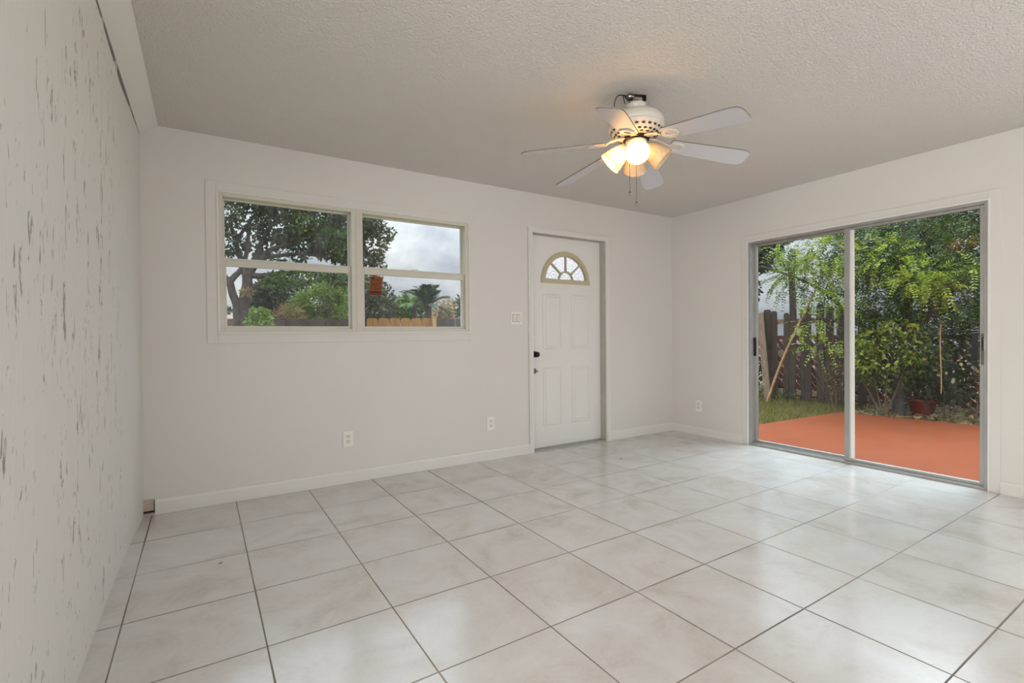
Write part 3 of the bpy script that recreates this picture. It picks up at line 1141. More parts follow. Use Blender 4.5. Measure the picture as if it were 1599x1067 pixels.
# exposed mounting bracket, ball and wires above the motor
b = MB()
yb = H.y - 0.015
b.tube([(H.x, H.y, 2.37), (H.x, H.y, 2.405)], 0.016, 12)
b.lathe([(0.0, 2.394), (0.020, 2.399), (0.027, 2.412), (0.022, 2.425), (0.0, 2.432)], 20, Matrix.Translation((-0.045, 0.0, 0)) @ T)
b.tube([(H.x, H.y, 2.402), (H.x - 0.045, H.y, 2.412)], 0.007, 8)
tag(obj('hanger_ball', b, M['chrome'], fan), 'bare metal hanger ball')
b = MB()
Xk = T @ Matrix.Rotation(math.radians(-20), 4, 'Z')
b.box(-0.030, 0.058, -0.014, 0.014, 2.4335, 2.4355, xf=Xk)
b.box(0.045, 0.058, -0.012, 0.012, 2.404, 2.4335, xf=Xk)
b.box(-0.030, -0.024, -0.012, 0.012, 2.410, 2.4335, xf=Xk)
tag(obj('mounting_bracket', b, M['darkmetal'], fan, bevel=0.001), 'dark exposed ceiling bracket')
for dx, dy, ph in ((-0.135, 0.03, 0), (-0.11, -0.01, 1), (-0.095, -0.03, 2)):
    b = MB()
    pts = []
    for i in range(9):
        s = i / 8
        pts.append((H.x + dx * (1 - 0.6 * s ** 2) - 0.02 * math.sin(PI * s), H.y + dy * (1 - 0.6 * s) - 0.018 * math.sin(PI * s + ph), 2.352 + 0.066 * s + 0.014 * math.sin(PI * s)))
    b.tube(pts, 0.0028, 6)
    tag(obj('lead_wire', b, M['black'] if ph != 1 else M['slot'], fan), 'loose dark lead wire')

# ------------------------------------------------------------------ bits on the floor
for (x, y, s, ang, lab) in ((0.053, 2.777, 0.011, 0.2, 'dark curled leaf scrap on the floor tiles at the left'),
                            (3.110, 3.152, 0.013, -0.4, 'small dark leaf scrap on the floor before the entry door'),
                            (-0.141, 2.979, 0.004, 0.9, 'tiny dark speck on the floor near the left wall')):
    b = MB()
    rings = []
    for i in range(9):
        t = -1 + 2 * i / 8
        wd = 0.32 * (1 - t * t) + 0.03
        zc = 0.1 + 0.35 * t * t
        rings.append([(x + s * (t * math.cos(ang) - q * math.sin(ang)), y + s * (t * math.sin(ang) + q * math.cos(ang)), s * z) for q, z in ((-wd, zc), (0, zc - 0.09), (wd, zc), (0, zc + 0.1))])
    b.loft(rings, smooth=True)
    tag(obj('leaf_scrap', b, M['ink']), lab, 'debris', group='scraps on the floor')

# =================================================================== OUTSIDE
GZ = -0.17
b = MB()
b.box(XR + WT, 40, -20, 60, GZ - 0.3, GZ)
b.box(-30, XR + WT, YB + WT, 60, GZ - 0.3, GZ)
struct('ground', b, M['lawn'], 'brownish green ground of the yard outside', 'ground', org=(0, 0, 0))
b = MB()
pc = [(XR + WT, 3.80), (6.22, 3.79), (8.28, 3.69), (8.60, 1.6), (8.75, -4), (XR + WT, -4)]
b.loft([[(x, y, z) for x, y in pc] for z in (GZ, -0.12)])
struct('patio_slab', b, M['patio'], 'orange painted concrete patio slab outside the sliding door', 'patio')


# ---- leaf meshes
def quads_obj(name, V, m, parent=None, org=None):
    """V: (n,4,3) array of leaf quads in world coordinates"""
    n_ = len(V)
    o0 = np.array(ORG[parent.name]) if parent is not None else (np.array(org) if org is not None else V.reshape(-1, 3).mean(0))
    me = bpy.data.meshes.new(name)
    me.vertices.add(n_ * 4)
    me.vertices.foreach_set('co', (V.reshape(-1, 3) - o0).astype(np.float32).ravel())
    me.loops.add(n_ * 4)
    me.loops.foreach_set('vertex_index', np.arange(n_ * 4, dtype=np.int32))
    me.polygons.add(n_)
    me.polygons.foreach_set('loop_start', np.arange(0, n_ * 4, 4, dtype=np.int32))
    me.materials.append(m)
    me.update()
    me.validate()
    o = bpy.data.objects.new(name, me)
    COL.objects.link(o)
    if parent is not None:
        o.parent = parent
    else:
        o.location = o0
    ORG[o.name] = Vector(o0)
    return o


def unit(v):
    return v / np.maximum(np.linalg.norm(v, axis=-1, keepdims=True), 1e-9)


def leaves(clumps, size, aspect=0.42, droop=0.4, shell=0.45):
    """clumps: list of (centre, (rx,ry,rz), count) -> single broad leaves as folded diamonds"""
    out = []
    for c, r, cnt in clumps:
        d = unit(rng.normal(size=(cnt, 3)))
        rad = shell + (1 - shell) * rng.random((cnt, 1)) ** 0.6
        pos = np.array(c) + d * rad * np.array(r)
        ax = unit(d * 0.7 + rng.normal(size=(cnt, 3)) * 0.8 - np.array([0, 0, droop]))
        sd_ = unit(np.cross(ax, rng.normal(size=(cnt, 3))))
        s = size * (0.6 + 0.8 * rng.random((cnt, 1)))
        nrm = np.cross(ax, sd_)
        out.append(np.stack([pos, pos + ax * s * 0.5 + sd_ * s * aspect * 0.5 + nrm * s * 0.06, pos + ax * s, pos + ax * s * 0.5 - sd_ * s * aspect * 0.5 + nrm * s * 0.06], 1))
    return np.concatenate(out)


def pinnate(clumps, length, pairs, lsize, droop=0.55):
    """feathery compound leaves: rachis direction with paired oval leaflets"""
    out = []
    for c, r, cnt in clumps:
        d = unit(rng.normal(size=(cnt, 3)))
        rad = 0.25 + 0.75 * rng.random((cnt, 1)) ** 0.5
        pos = np.array(c) + d * rad * np.array(r)
        ax = unit(d * 0.8 + rng.normal(size=(cnt, 3)) * 0.55 - np.array([0, 0, droop * 0.4]))
        up_ = unit(np.array([0, 0, 1.0]) + rng.normal(size=(cnt, 3)) * 0.35)
        sd_ = unit(np.cross(ax, up_))
        nr = np.cross(sd_, ax)
        L_ = length * (0.7 + 0.6 * rng.random((cnt, 1)))
        for k in range(pairs):
            t = (k + 0.6) / pairs
            base = pos + ax * L_ * t - np.array([0, 0, 1.0]) * L_ * droop * 0.5 * t * t
            for sg in (-1, 1):
                la = unit(sd_ * sg + ax * 0.45 - np.array([0, 0, 0.25]) + rng.normal(size=(cnt, 3)) * 0.16)
                lb = unit(np.cross(la, nr))
                s = lsize * (0.75 + 0.5 * rng.random((cnt, 1))) * (1 - 0.35 * t)
                out.append(np.stack([base, base + la * s * 0.5 + lb * s * 0.23, base + la * s, base + la * s * 0.5 - lb * s * 0.23], 1))
    return np.concatenate(out)


# ---- lawn grass beside the patio
cnt = 26000
gx = rng.uniform(5.0, 9.7, cnt)
gy = rng.uniform(3.70, 6.4, cnt)
keep = ~((gy < 3.83) & (gx < 8.3))
gx, gy = gx[keep], gy[keep]
pos = np.stack([gx, gy, np.full(len(gx), GZ - 0.002)], 1)
ax = unit(rng.normal(size=(len(gx), 3)) * 0.55 + np.array([0, 0, 1.0]))
ax[:, 2] = np.abs(ax[:, 2])
sd_ = unit(np.cross(ax, rng.normal(size=(len(gx), 3))))
hgt = 0.035 + 0.05 * rng.random((len(gx), 1))
V = np.stack([pos - sd_ * 0.004, pos + sd_ * 0.004, pos + ax * hgt + sd_ * 0.0015, pos + ax * hgt - sd_ * 0.0015], 1)
tag(quads_obj('lawn_grass', V, M['grassblade'], org=(7, 4.5, GZ)), 'short yellow-green grass between the patio and the dark fence', 'grass', kind='stuff')

# ---- dry leaf litter under the bushes along the patio edge
cnt = 9000
px_ = rng.uniform(8.45, 9.9, cnt)
py_ = rng.uniform(-0.5, 3.6, cnt)
pz = GZ + 0.02 + 0.10 * rng.random(cnt) * np.clip((px_ - 8.4), 0, 1)
pos = np.stack([px_, py_, pz], 1)
ax = unit(rng.normal(size=(cnt, 3)) * np.array([1, 1, 0.35]))
sd_ = unit(np.cross(ax, np.array([0, 0, 1.0]) + rng.normal(size=(cnt, 3)) * 0.4))
s = 0.03 + 0.09 * rng.random((cnt, 1))
V = np.stack([pos, pos + ax * s * 0.5 + sd_ * s * 0.14, pos + ax * s, pos + ax * s * 0.5 - sd_ * s * 0.14], 1)
tag(quads_obj('leaf_litter', V, M['leaf_dry'], org=(9, 1.5, GZ)), 'brown dry leaf litter under the bushes behind the patio', 'leaf litter', kind='stuff')

# ---- weathered fence beyond the lawn
FX = 9.30
fence = thing('plank_fence', (FX, 5, GZ), 'old dark plank fence with gaps, seen through the sliding door', 'fence')


def fence_board(y0, y1, z1, x, lean=0.0, z0=GZ + 0.02):
    b = MB()
    wd = y1 - y0
    rg = []
    for z, k in ((z0, 0), ((z0 + z1) / 2, 0.004), (z1 - 0.03, 0), (z1, 0)):
        e = 0.02 if z == z1 else 0
        o = lean * (z - z0)
        rg.append([(x - 0.011 + k, y0 + e + o, z), (x - 0.011 + k, y1 - e + o, z), (x + 0.011 + k, y1 - e + o, z), (x + 0.011 + k, y0 + e + o, z)])
    b.loft(rg)
    return obj('board', b, M['oldwood'], fence)


yy = lambda u: on_x(u, 560, FX).y
for u0, u1, vt in ((1166, 1172, 486), (1174, 1182, 486), (1193.5, 1204.5, 484), (1206, 1214.5, 486), (1223.5, 1231.5, 489), (1232, 1242, 480), (1251, 1257, 483), (1257.5, 1266.5, 478),
                   (1276, 1288, 476), (1289.5, 1302, 479), (1306, 1318, 484), (1323, 1335, 482), (1340, 1352, 486), (1358, 1370, 484)):
    fence_board(yy(u1), yy(u0), on_x((u0 + u1) / 2, vt, FX).z, FX + random.uniform(-0.006, 0.006), random.uniform(-0.012, 0.012))
for k in range(12):
    y0_ = yy(1164) + 0.06 + 0.24 * k
    fence_board(y0_, y0_ + 0.15, 1.56 + 0.03 * ((k * 7) % 3), FX, 0.004 * ((k % 3) - 1))
for v in (502, 552, 613):
    b = MB()
    zr = on_x(1240, v, FX).z
    b.box(FX + 0.018, FX + 0.058, yy(1372), yy(1164) + 2.9, zr - 0.045, zr + 0.045)
    obj('rail', b, M['greywood'], fence)
b = MB()
b.box(FX + 0.06, FX + 0.15, yy(1250) - 0.045, yy(1250) + 0.045, GZ - 0.02, 1.35)
obj('post', b, M['oldwood'], fence)

# loose grey board leaning on the fence
b = MB()
p0, p1 = on_x(1199, 627, FX - 0.30), on_x(1187, 489, FX - 0.06)
p0.z = GZ + 0.012
d = (p1 - p0).normalized()
s = Vector((0, 1, 0)) - d * d.y
s.normalize()
nrm = d.cross(s)
b.loft([[p + s * i * 0.062 + nrm * j * 0.012 for i, j in ((-1, -1), (1, -1), (1, 1), (-1, 1))] for p in (p0, (p0 + p1) / 2, p1)])
tag(obj('leaning_board', b, M['greywood']), 'loose light grey board leaning on the dark fence', 'board')

# long pale cane leaning diagonally against the fence
p0, p1 = on_x(1205, 612, FX - 0.55), on_x(1287, 424, FX - 0.20)
d = p1 - p0
k = (GZ + 0.004 - p0.z) / d.z
p0 = p0 + d * k
pts = [p0 + (p1 - p0) * float(t) + Vector((0, 0.05 * math.sin(t * PI), 0.03 * math.sin(t * 2 * PI))) for t in np.linspace(0, 1, 14)]
b = MB()
b.tube(pts, [0.026 - 0.012 * float(t) for t in np.linspace(0, 1, 14)], 8)
tag(obj('leaning_cane', b, M['bamboo']), 'long pale bamboo cane leaning diagonally across the dark fence', 'pole')

# diagonal slatted fence behind the shrubs
LX = 9.95
lat = thing('lattice_fence', (LX, 2, GZ), 'maroon fence of diagonal slats behind the shrubs and old fence', 'fence')
for k in range(46):
    y = -0.9 + k * 0.15
    zt, zb = 1.02, GZ + 0.05
    hh = zt - zb
    slope = 1.05
    b = MB()
    # slat runs down towards smaller y (to the right seen from the room)
    ya_, yb_ = y + hh / slope * 0.5, y - hh / slope * 0.5
    b.loft([[(LX - 0.010, ya_ - 0.046, zt), (LX - 0.010, ya_ + 0.046, zt), (LX + 0.010, ya_ + 0.046, zt), (LX + 0.010, ya_ - 0.046, zt)],
            [(LX - 0.010, yb_ - 0.046, zb), (LX - 0.010, yb_ + 0.046, zb), (LX + 0.010, yb_ + 0.046, zb), (LX + 0.010, yb_ - 0.046, zb)]])
    obj('slat', b, M['maroon'], lat)
for z in (zb, zt):
    b = MB()
    b.box(LX + 0.012, LX + 0.05, -1.4, 6.4, z - 0.04, z + 0.04)
    obj('rail', b, M['maroon'], lat)

# dense hedge behind the slats
hb = thing('backdrop_hedge', (11.2, 1.6, GZ), 'dense dark green hedge behind the maroon slats', 'hedge')
hc = [((11.2 + 0.3 * (k % 2), -1.2 + 0.7 * k, (0.9 + 0.2 * (k % 3)) if k < 6 else 0.35), (0.55, 0.75, 1.25 if k < 6 else 0.6), 900 if k < 6 else 450) for k in range(12)]
quads_obj('foliage', leaves(hc, 0.16, 0.5, shell=0.2), M['leaf_dark'], hb)
for k in range(12):
    b = MB()
    b.tube([(11.2, -1.2 + 0.7 * k, GZ - 0.05), (11.25, -1.15 + 0.7 * k, 0.6), (11.2, -1.2 + 0.7 * k, 1.4 if k < 6 else 0.7)], [0.03, 0.025, 0.012], 6)
    obj('stem', b, M['bark'], hb)

# red pot at the foot of the shrubs
P = on_x(1440, 640, 9.05)
b = MB()
Xp = Matrix.Translation((P.x, P.y, GZ))
b.lathe([(0.10, 0.0), (0.12, 0.05), (0.16, 0.2), (0.175, 0.24), (0.18, 0.25), (0.18, 0.28), (0.16, 0.28), (0.15, 0.22)], 28, Xp)
pot = tag(obj('flower_pot', b, M['potred']), 'red flower pot half hidden under the shrubs', 'pot')
b = MB()
b.lathe([(0.0, 0.235), (0.151, 0.235), (0.151, 0.228), (0.0, 0.228)], 24, Xp)
obj('soil', b, M['dark'], pot)


# ---- plants seen through the sliding door
def clump(u, v, X, ru, rv, rd, cnt):
    """clump centred on the sight line (u,v) at distance X; ru, rv in survey pixels, rd in metres"""
    P_ = on_x(u, v, X)
    sc = (P_ - CAM).dot(FWD) / FPX
    return (tuple(P_), (max(rd, 0.1), ru * sc * 1.15, rv * sc), cnt)


def branch_set(parent, lines, m, name='branch'):
    for pts, r0, r1 in lines:
        b = MB()
        nP = len(pts)
        # smooth the polyline
        P_ = [Vector(p) for p in pts]
        fine = []
        for i in range(nP - 1):
            a0 = P_[max(i - 1, 0)]
            a1, a2 = P_[i], P_[i + 1]
            a3 = P_[min(i + 2, nP - 1)]
            for q in range(5):
                t = q / 5
                fine.append(0.5 * ((2 * a1) + (a2 - a0) * t + (2 * a0 - 5 * a1 + 4 * a2 - a3) * t * t + (3 * a1 - a0 - 3 * a2 + a3) * t ** 3))
        fine.append(P_[-1])
        nf = len(fine)
        b.tube(fine, [r0 + (r1 - r0) * i / (nf - 1) for i in range(nf)], 8)
        obj(name, b, m, parent)


TX = 8.75
base = on_x(1405, 640, TX)
tree = thing('feathery_tree', (TX, base.y, GZ), 'big feathery-leaved tree overhanging the patio behind the sliding door', 'tree')
by = base.y
branch_set(tree, [([(TX, by, GZ - 0.05), (TX + 0.05, by + 0.05, 0.6), (TX, by - 0.1, 1.4), (TX + 0.1, by, 2.4), (TX + 0.15, by + 0.05, 3.6)], 0.085, 0.03)], M['bark'], 'trunk')
branch_set(tree, [
    ([(TX, by, 0.5), (TX - 0.2, by + 0.5, 1.3), (TX - 0.3, by + 1.1, 1.9), (TX - 0.4, by + 1.9, 2.3)], 0.045, 0.012),
    ([(TX, by, 0.9), (TX - 0.2, by - 0.6, 1.6), (TX - 0.2, by - 1.2, 2.4), (TX - 0.3, by - 1.6, 3.2)], 0.045, 0.012),
    ([(TX, by - 0.1, 1.3), (TX - 0.1, by + 0.4, 2.3), (TX, by + 0.9, 3.1)], 0.035, 0.010),
    ([(TX, by - 0.1, 1.4), (TX - 0.3, by - 0.4, 2.2), (TX - 0.5, by - 0.6, 3.0)], 0.03, 0.010),
    ([(TX, by, 0.8), (TX - 0.3, by + 0.4, 1.2), (TX - 0.5, by + 0.9, 1.35)], 0.02, 0.008),
], M['bark'])
back_cl = [clump(1360, 400, 9.6, 60, 55, .5, 260), clump(1430, 380, 9.6, 60, 55, .5, 300), clump(1500, 370, 9.5, 55, 60, .5, 320), clump(1560, 380, 9.5, 60, 60, .5, 240), clump(1470, 450, 9.5, 70, 55, .5, 380),
           clump(1530, 470, 9.4, 55, 55, .45, 330), clump(1390, 470, 9.5, 55, 45, .4, 240), clump(1450, 320, 9.7, 90, 45, .5, 330), clump(1350, 340, 9.7, 60, 40, .5, 160), clump(1560, 310, 9.5, 60, 40, .5, 200),
           clump(1420, 545, 9.3, 45, 50, .35, 260), clump(1475, 560, 9.3, 40, 50, .35, 200)]
quads_obj('foliage', pinnate(back_cl, 0.30, 7, 0.055), M['leaf_dark'], tree)  # back of the crown in darker leaves, shade put into the colour
mid_cl = [clump(1290, 385, 8.6, 55, 40, .4, 130), clump(1345, 400, 8.6, 35, 45, .4, 120), clump(1400, 360, 8.7, 60, 35, .4, 190), clump(1240, 435, 8.6, 40, 26, .3, 70), clump(1290, 440, 8.5, 38, 30, .3, 90),
          clump(1410, 430, 8.5, 50, 40, .4, 170), clump(1480, 400, 8.6, 50, 50, .4, 200), clump(1345, 460, 8.5, 30, 40, .3, 90), clump(1500, 450, 8.7, 40, 50, .4, 130), clump(1310, 340, 8.8, 60, 25, .4, 90), clump(1500, 335, 8.8, 70, 35, .4, 150)]
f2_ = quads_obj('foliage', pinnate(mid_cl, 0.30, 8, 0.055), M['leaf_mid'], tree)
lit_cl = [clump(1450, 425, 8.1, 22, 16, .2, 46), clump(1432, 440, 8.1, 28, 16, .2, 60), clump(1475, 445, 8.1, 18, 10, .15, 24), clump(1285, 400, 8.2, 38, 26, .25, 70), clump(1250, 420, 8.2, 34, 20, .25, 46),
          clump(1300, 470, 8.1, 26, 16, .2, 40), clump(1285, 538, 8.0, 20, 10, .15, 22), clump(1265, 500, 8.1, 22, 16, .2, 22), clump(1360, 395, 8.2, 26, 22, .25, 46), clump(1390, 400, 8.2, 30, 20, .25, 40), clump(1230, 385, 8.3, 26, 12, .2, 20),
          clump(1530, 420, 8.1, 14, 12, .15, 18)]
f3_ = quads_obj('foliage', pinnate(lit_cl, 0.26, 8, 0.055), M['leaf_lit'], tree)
tag(f3_, 'yellow-green leaf sprays coloured as sunlit')
# thin pale stem hanging in front of the tree
b = MB()
b.tube([on_x(1469, v, 8.3) + Vector((0, 0.006 * math.sin(v * 0.05), 0)) for v in range(505, 616, 10)], 0.006, 6)
tag(obj('hanging_stem', b, M['bamboo'], tree), 'thin pale bare stem')

# yellow-green flowering shrub below it
bs = on_x(1380, 620, 8.65)
shrub = thing('flowering_shrub', (bs.x, bs.y, GZ), 'yellow-green bush with pale blossoms at the patio edge', 'shrub')
branch_set(shrub, [([(bs.x, bs.y, GZ - 0.03), (bs.x - 0.05, bs.y + dy * 0.5, 0.25), (bs.x - 0.1, bs.y + dy, 0.75)], 0.015, 0.006) for dy in (-0.35, -0.1, 0.15, 0.4)], M['twig'], 'stem')
sc_ = [clump(1362, 540, 8.55, 30, 30, .3, 520), clump(1403, 515, 8.6, 44, 34, .3, 640), clump(1345, 578, 8.5, 16, 20, .25, 220), clump(1435, 545, 8.6, 34, 44, .3, 560), clump(1388, 590, 8.6, 28, 22, .3, 200), clump(1370, 490, 8.6, 30, 18, .3, 200)]
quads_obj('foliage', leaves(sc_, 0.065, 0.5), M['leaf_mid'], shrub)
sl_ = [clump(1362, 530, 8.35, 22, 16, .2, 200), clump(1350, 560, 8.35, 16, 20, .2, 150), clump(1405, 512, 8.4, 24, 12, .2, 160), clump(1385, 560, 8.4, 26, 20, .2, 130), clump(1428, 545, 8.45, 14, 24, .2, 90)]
tag(quads_obj('foliage', leaves(sl_, 0.07, 0.45), M['leaf_lit'], shrub), 'outer leaves in a sunlit yellow-green colour')
fl_ = [clump(1370, 540, 8.35, 40, 40, .2, 40), clump(1420, 530, 8.4, 30, 30, .2, 26)]
quads_obj('blossom', leaves(fl_, 0.045, 0.9), M['leaf_flower'], shrub)
# dark undergrowth in front of the lattice
bu_ = on_x(1500, 630, 9.0)
under = thing('undergrowth_bush', (bu_.x, bu_.y, GZ), 'low dark bush before the maroon slats at the right', 'shrub')
branch_set(under, [([(bu_.x, bu_.y + dy, GZ - 0.03), (bu_.x, bu_.y + dy * 1.3, 0.3), (bu_.x - 0.1, bu_.y + dy * 1.7, 0.7)], 0.012, 0.004) for dy in (-0.4, -0.15, 0.15, 0.4)], M['twig'], 'stem')
uc = [clump(1462, 595, 9.0, 26, 34, .25, 300), clump(1515, 545, 9.1, 26, 14, .25, 30), clump(1510, 626, 9.0, 34, 10, .25, 70), clump(1550, 610, 9.0, 40, 20, .25, 40), clump(1430, 622, 9.0, 30, 14, .2, 120)]
quads_obj('foliage', leaves(uc, 0.07, 0.45), M['leaf_dark'], under)
quads_obj('blossom', leaves([clump(1500, 575, 8.8, 30, 20, .2, 26)], 0.05, 0.9), M['leaf_flower'], under)
# vine bush at the foot of the old fence
bv_ = on_x(1312, 600, 9.05)
vine = thing('brushwood_bush', (bv_.x, bv_.y, GZ), 'thin brown brushy bush at the foot of the old fence', 'shrub')
for k in range(22):
    a = random.uniform(-0.3, 0.3)
    b = MB()
    hgt_ = random.uniform(0.5, 0.95)
    b.tube([(bv_.x + random.uniform(-.05, .05), bv_.y + a * 0.5, GZ - 0.02), (bv_.x - 0.03, bv_.y + a * 0.9, GZ + hgt_ * 0.5), (bv_.x - 0.05, bv_.y + a * 1.5, GZ + hgt_)], [0.006, 0.005, 0.003], 5)
    obj('stem', b, M['twig'], vine)
quads_obj('foliage', leaves([clump(1312, 590, 9.0, 20, 32, .15, 240)], 0.05, 0.35), M['leaf_dry'], vine)
# low weeds at the left end of the fence
bw = on_x(1184, 620, 9.1)
weed = thing('weed_clump', (bw.x, bw.y, GZ), 'green weeds at the foot of the leaning grey board', 'plant')
quads_obj('foliage', leaves([clump(1184, 615, 9.1, 12, 14, .15, 170), clump(1225, 618, 9.15, 18, 8, .1, 90)], 0.06, 0.4), M['leaf_mid'], weed)
b = MB()
b.tube([(bw.x, bw.y, GZ - 0.02), (bw.x, bw.y, 0.05)], 0.008, 6)
obj('stem', b, M['twig'], weed)


# ---- trees farther off beyond the old fence
def far_tree(name, label, X, u, v0, clumps, lsize, m, trunk_r, top_v, cat='tree'):
    P0 = on_x(u, v0, X)
    t_ = thing(name, (P0.x, P0.y, GZ), label, cat)
    P1 = on_x(u, top_v, X)
    branch_set(t_, [([(P0.x, P0.y, GZ - 0.1), (P0.x, P0.y + 0.05, (GZ + P1.z) / 2), (P1.x, P1.y, P1.z)], trunk_r, trunk_r * 0.4)], M['bark'], 'trunk')
    quads_obj('foliage', leaves(clumps, lsize, 0.5), m, t_)
    return t_


far_tree('dark_tree', 'dark tree at the far left of the sliding door view', 15, 1172, 500,
         [clump(1170, 400, 15, 26, 34, .8, 900), clump(1195, 385, 15, 22, 18, .6, 380), clump(1160, 450, 15, 20, 30, .6, 500), clump(1198, 410, 15, 10, 10, .4, 90), clump(1215, 375, 15, 20, 8, .5, 130)], 0.16, M['leaf_dark'], 0.14, 400)


def palm(name, label, base, crown, nf, length, m, spread=(0, 2 * PI), elev=(0.1, 1.2), trunk_r=0.12, leaflet=0.32):
    t_ = thing(name, base, label, 'palm tree')
    branch_set(t_, [([base, tuple((Vector(base) + Vector(crown)) / 2 + Vector((0.1, 0, 0))), crown], trunk_r, trunk_r * 0.8)], M['bark'], 'trunk')
    for k in range(nf):
        az = spread[0] + (spread[1] - spread[0]) * (k + random.random() * 0.5) / nf
        el = random.uniform(*elev)
        d = np.array([math.cos(az) * math.cos(el), math.sin(az) * math.cos(el), math.sin(el)])
        NL = 26
        quads = []
        sd2 = unit(np.cross(d, [0, 0, 1.0]))
        Lf = length * random.uniform(0.8, 1.1)
        for i in range(NL):
            t = (i + 1) / NL
            p_ = np.array(crown) + d * Lf * t - np.array([0, 0, 1.0]) * Lf * 0.42 * t * t
            tang = unit(d - np.array([0, 0, 1.0]) * 0.84 * t)
            for sg in (-1, 1):
                la = unit(sd2 * sg * 0.8 + tang * 0.75 - np.array([0, 0, 0.3]) + rng.normal(size=3) * 0.08)
                lw = unit(np.cross(la, np.cross(tang, sd2))) * 0.022
                s_ = leaflet * (1 - 0.55 * t) * (0.5 + min(1, 3 * t) * 0.5)
                quads.append([p_ - tang * 0.01, p_ + la * s_ * 0.4 + lw, p_ + la * s_, p_ + la * s_ * 0.4 - lw])
            p2 = np.array(crown) + d * Lf * (t - 1 / NL) - np.array([0, 0, 1.0]) * Lf * 0.42 * (t - 1 / NL) ** 2
            quads.append([p2 - sd2 * 0.015, p2 + sd2 * 0.015, p_ + sd2 * 0.012, p_ - sd2 * 0.012])
        quads_obj('frond', np.array(quads), m, t_)
    return t_


pc_ = on_x(1236, 425, 18)
palm('palm_tree', 'grey-green palm behind the old dark fence', (pc_.x, pc_.y, GZ), tuple(pc_), 14, 1.5, M['leaf_grey'], elev=(-0.1, 1.1), trunk_r=0.13)

# ---- yard seen through the twin window
BY = 13.0


def P13(u, v, dy=0.0):
    return tuple(on_y(u, v, BY + dy))


bt0 = on_y(377, 505, BY)
big = thing('spreading_tree', (bt0.x, bt0.y, GZ), 'large spreading tree with a forked trunk outside the left window', 'tree')
branch_set(big, [
    ([(bt0.x - 0.08, BY, GZ - 0.1), P13(371, 520), P13(371, 497), P13(369.5, 476), P13(363.5, 460), P13(360, 445), P13(357, 433)], 0.11, 0.075),
    ([(bt0.x + 0.10, BY, GZ - 0.1), P13(381, 520), P13(381, 497), P13(381.5, 476), P13(382.5, 460), P13(386, 446), P13(386, 430)], 0.13, 0.11)], M['bark'], 'trunk')
branch_set(big, [
    ([P13(358, 445), P13(353, 435), P13(345, 425), P13(330, 412)], 0.075, 0.05),
    ([P13(358, 442), P13(366, 432), P13(377, 420), P13(385, 395), P13(388, 365)], 0.075, 0.04),
    ([P13(387, 440), P13(381, 420), P13(376, 405), P13(368, 380), P13(360, 350)], 0.10, 0.04),
    ([P13(388, 430), P13(395, 413), P13(402, 398), P13(410, 375), P13(425, 350)], 0.11, 0.04),
    ([P13(388, 432), P13(398, 415), P13(420, 392), P13(455, 380), P13(490, 372)], 0.09, 0.03),
    ([P13(390, 430), P13(410, 431), P13(440, 427), P13(475, 424), P13(520, 420)], 0.08, 0.03),
    ([P13(400, 405), P13(430, 400), P13(470, 397), P13(510, 402), P13(540, 408)], 0.06, 0.02),
    ([P13(425, 352), P13(440, 335), P13(460, 320)], 0.05, 0.02),
    ([P13(455, 380), P13(480, 365), P13(520, 350)], 0.05, 0.02),
    ([P13(392, 450), P13(402, 445), P13(405, 440)], 0.06, 0.03),
    ([P13(368, 380), P13(380, 360), P13(400, 335)], 0.05, 0.02),
], M['bark'])


def cly(u, v, dy, ru, rv, rd, cnt):
    P_ = on_y(u, v, BY + dy)
    sc = (P_ - CAM).dot(FWD) / FPX
    return (tuple(P_), (ru * sc * 1.1, rd, rv * sc), cnt)


bc = [cly(345, 330, 0, 30, 25, .8, 520), cly(355, 380, .3, 26, 20, .6, 420), cly(400, 318, 0, 34, 14, .8, 520), cly(450, 322, 0, 40, 20, 1, 1100), cly(500, 335, 0, 42, 26, 1, 1500), cly(545, 350, 0, 36, 28, .9, 1300),
      cly(430, 360, .5, 34, 18, .8, 700), cly(480, 375, .4, 40, 20, .8, 1100), cly(525, 385, .2, 36, 20, .8, 1000), cly(575, 350, 0, 20, 16, .6, 420), cly(580, 385, 0, 22, 22, .6, 560), cly(600, 365, 0, 14, 10, .5, 150), cly(560, 405, 0, 34, 12, .6, 420),
      cly(450, 300, 0, 90, 16, 1, 900), cly(370, 300, 0, 40, 12, .8, 420), cly(590, 410, 0, 14, 7, .4, 70), cly(572, 340, 0, 12, 8, .4, 70), cly(390, 345, .5, 24, 10, .5, 150), cly(400, 385, .6, 14, 10, .5, 80), cly(440, 400, 0.4, 40, 8, .5, 200)]
quads_obj('foliage', leaves(bc, 0.12, 0.5), M['leaf_grey'], big)
lc = [cly(520, 372, -.5, 22, 18, .5, 330), cly(480, 350, -.5, 30, 18, .5, 240), cly(545, 395, -.4, 22, 14, .4, 240), cly(470, 432, -.3, 40, 10, .5, 300), cly(430, 440, -.3, 20, 8, .4, 140), cly(540, 435, -.2, 26, 14, .5, 330)]
quads_obj('foliage', leaves(lc, 0.11, 0.5), M['leaf_mid'], big)
quads_obj('epiphyte', leaves([cly(387, 456, -.3, 7, 5, .15, 90)], 0.10, 0.3), M['leaf_dry'], big)


def yard_plant(name, label, Y, u, clumps, lsize, m, cat='shrub', asp=0.5, stem=True):
    P_ = on_y(u, 510, Y)
    t_ = thing(name, (P_.x, P_.y, GZ), label, cat)
    quads_obj('foliage', leaves(clumps, lsize, asp, shell=0.3), m, t_)
    branch_set(t_, [([(P_.x, P_.y, GZ - 0.05), (P_.x + 0.05, P_.y, 0.6), (P_.x, P_.y, 1.6)], 0.07, 0.03)], M['bark'], 'trunk')
    return t_


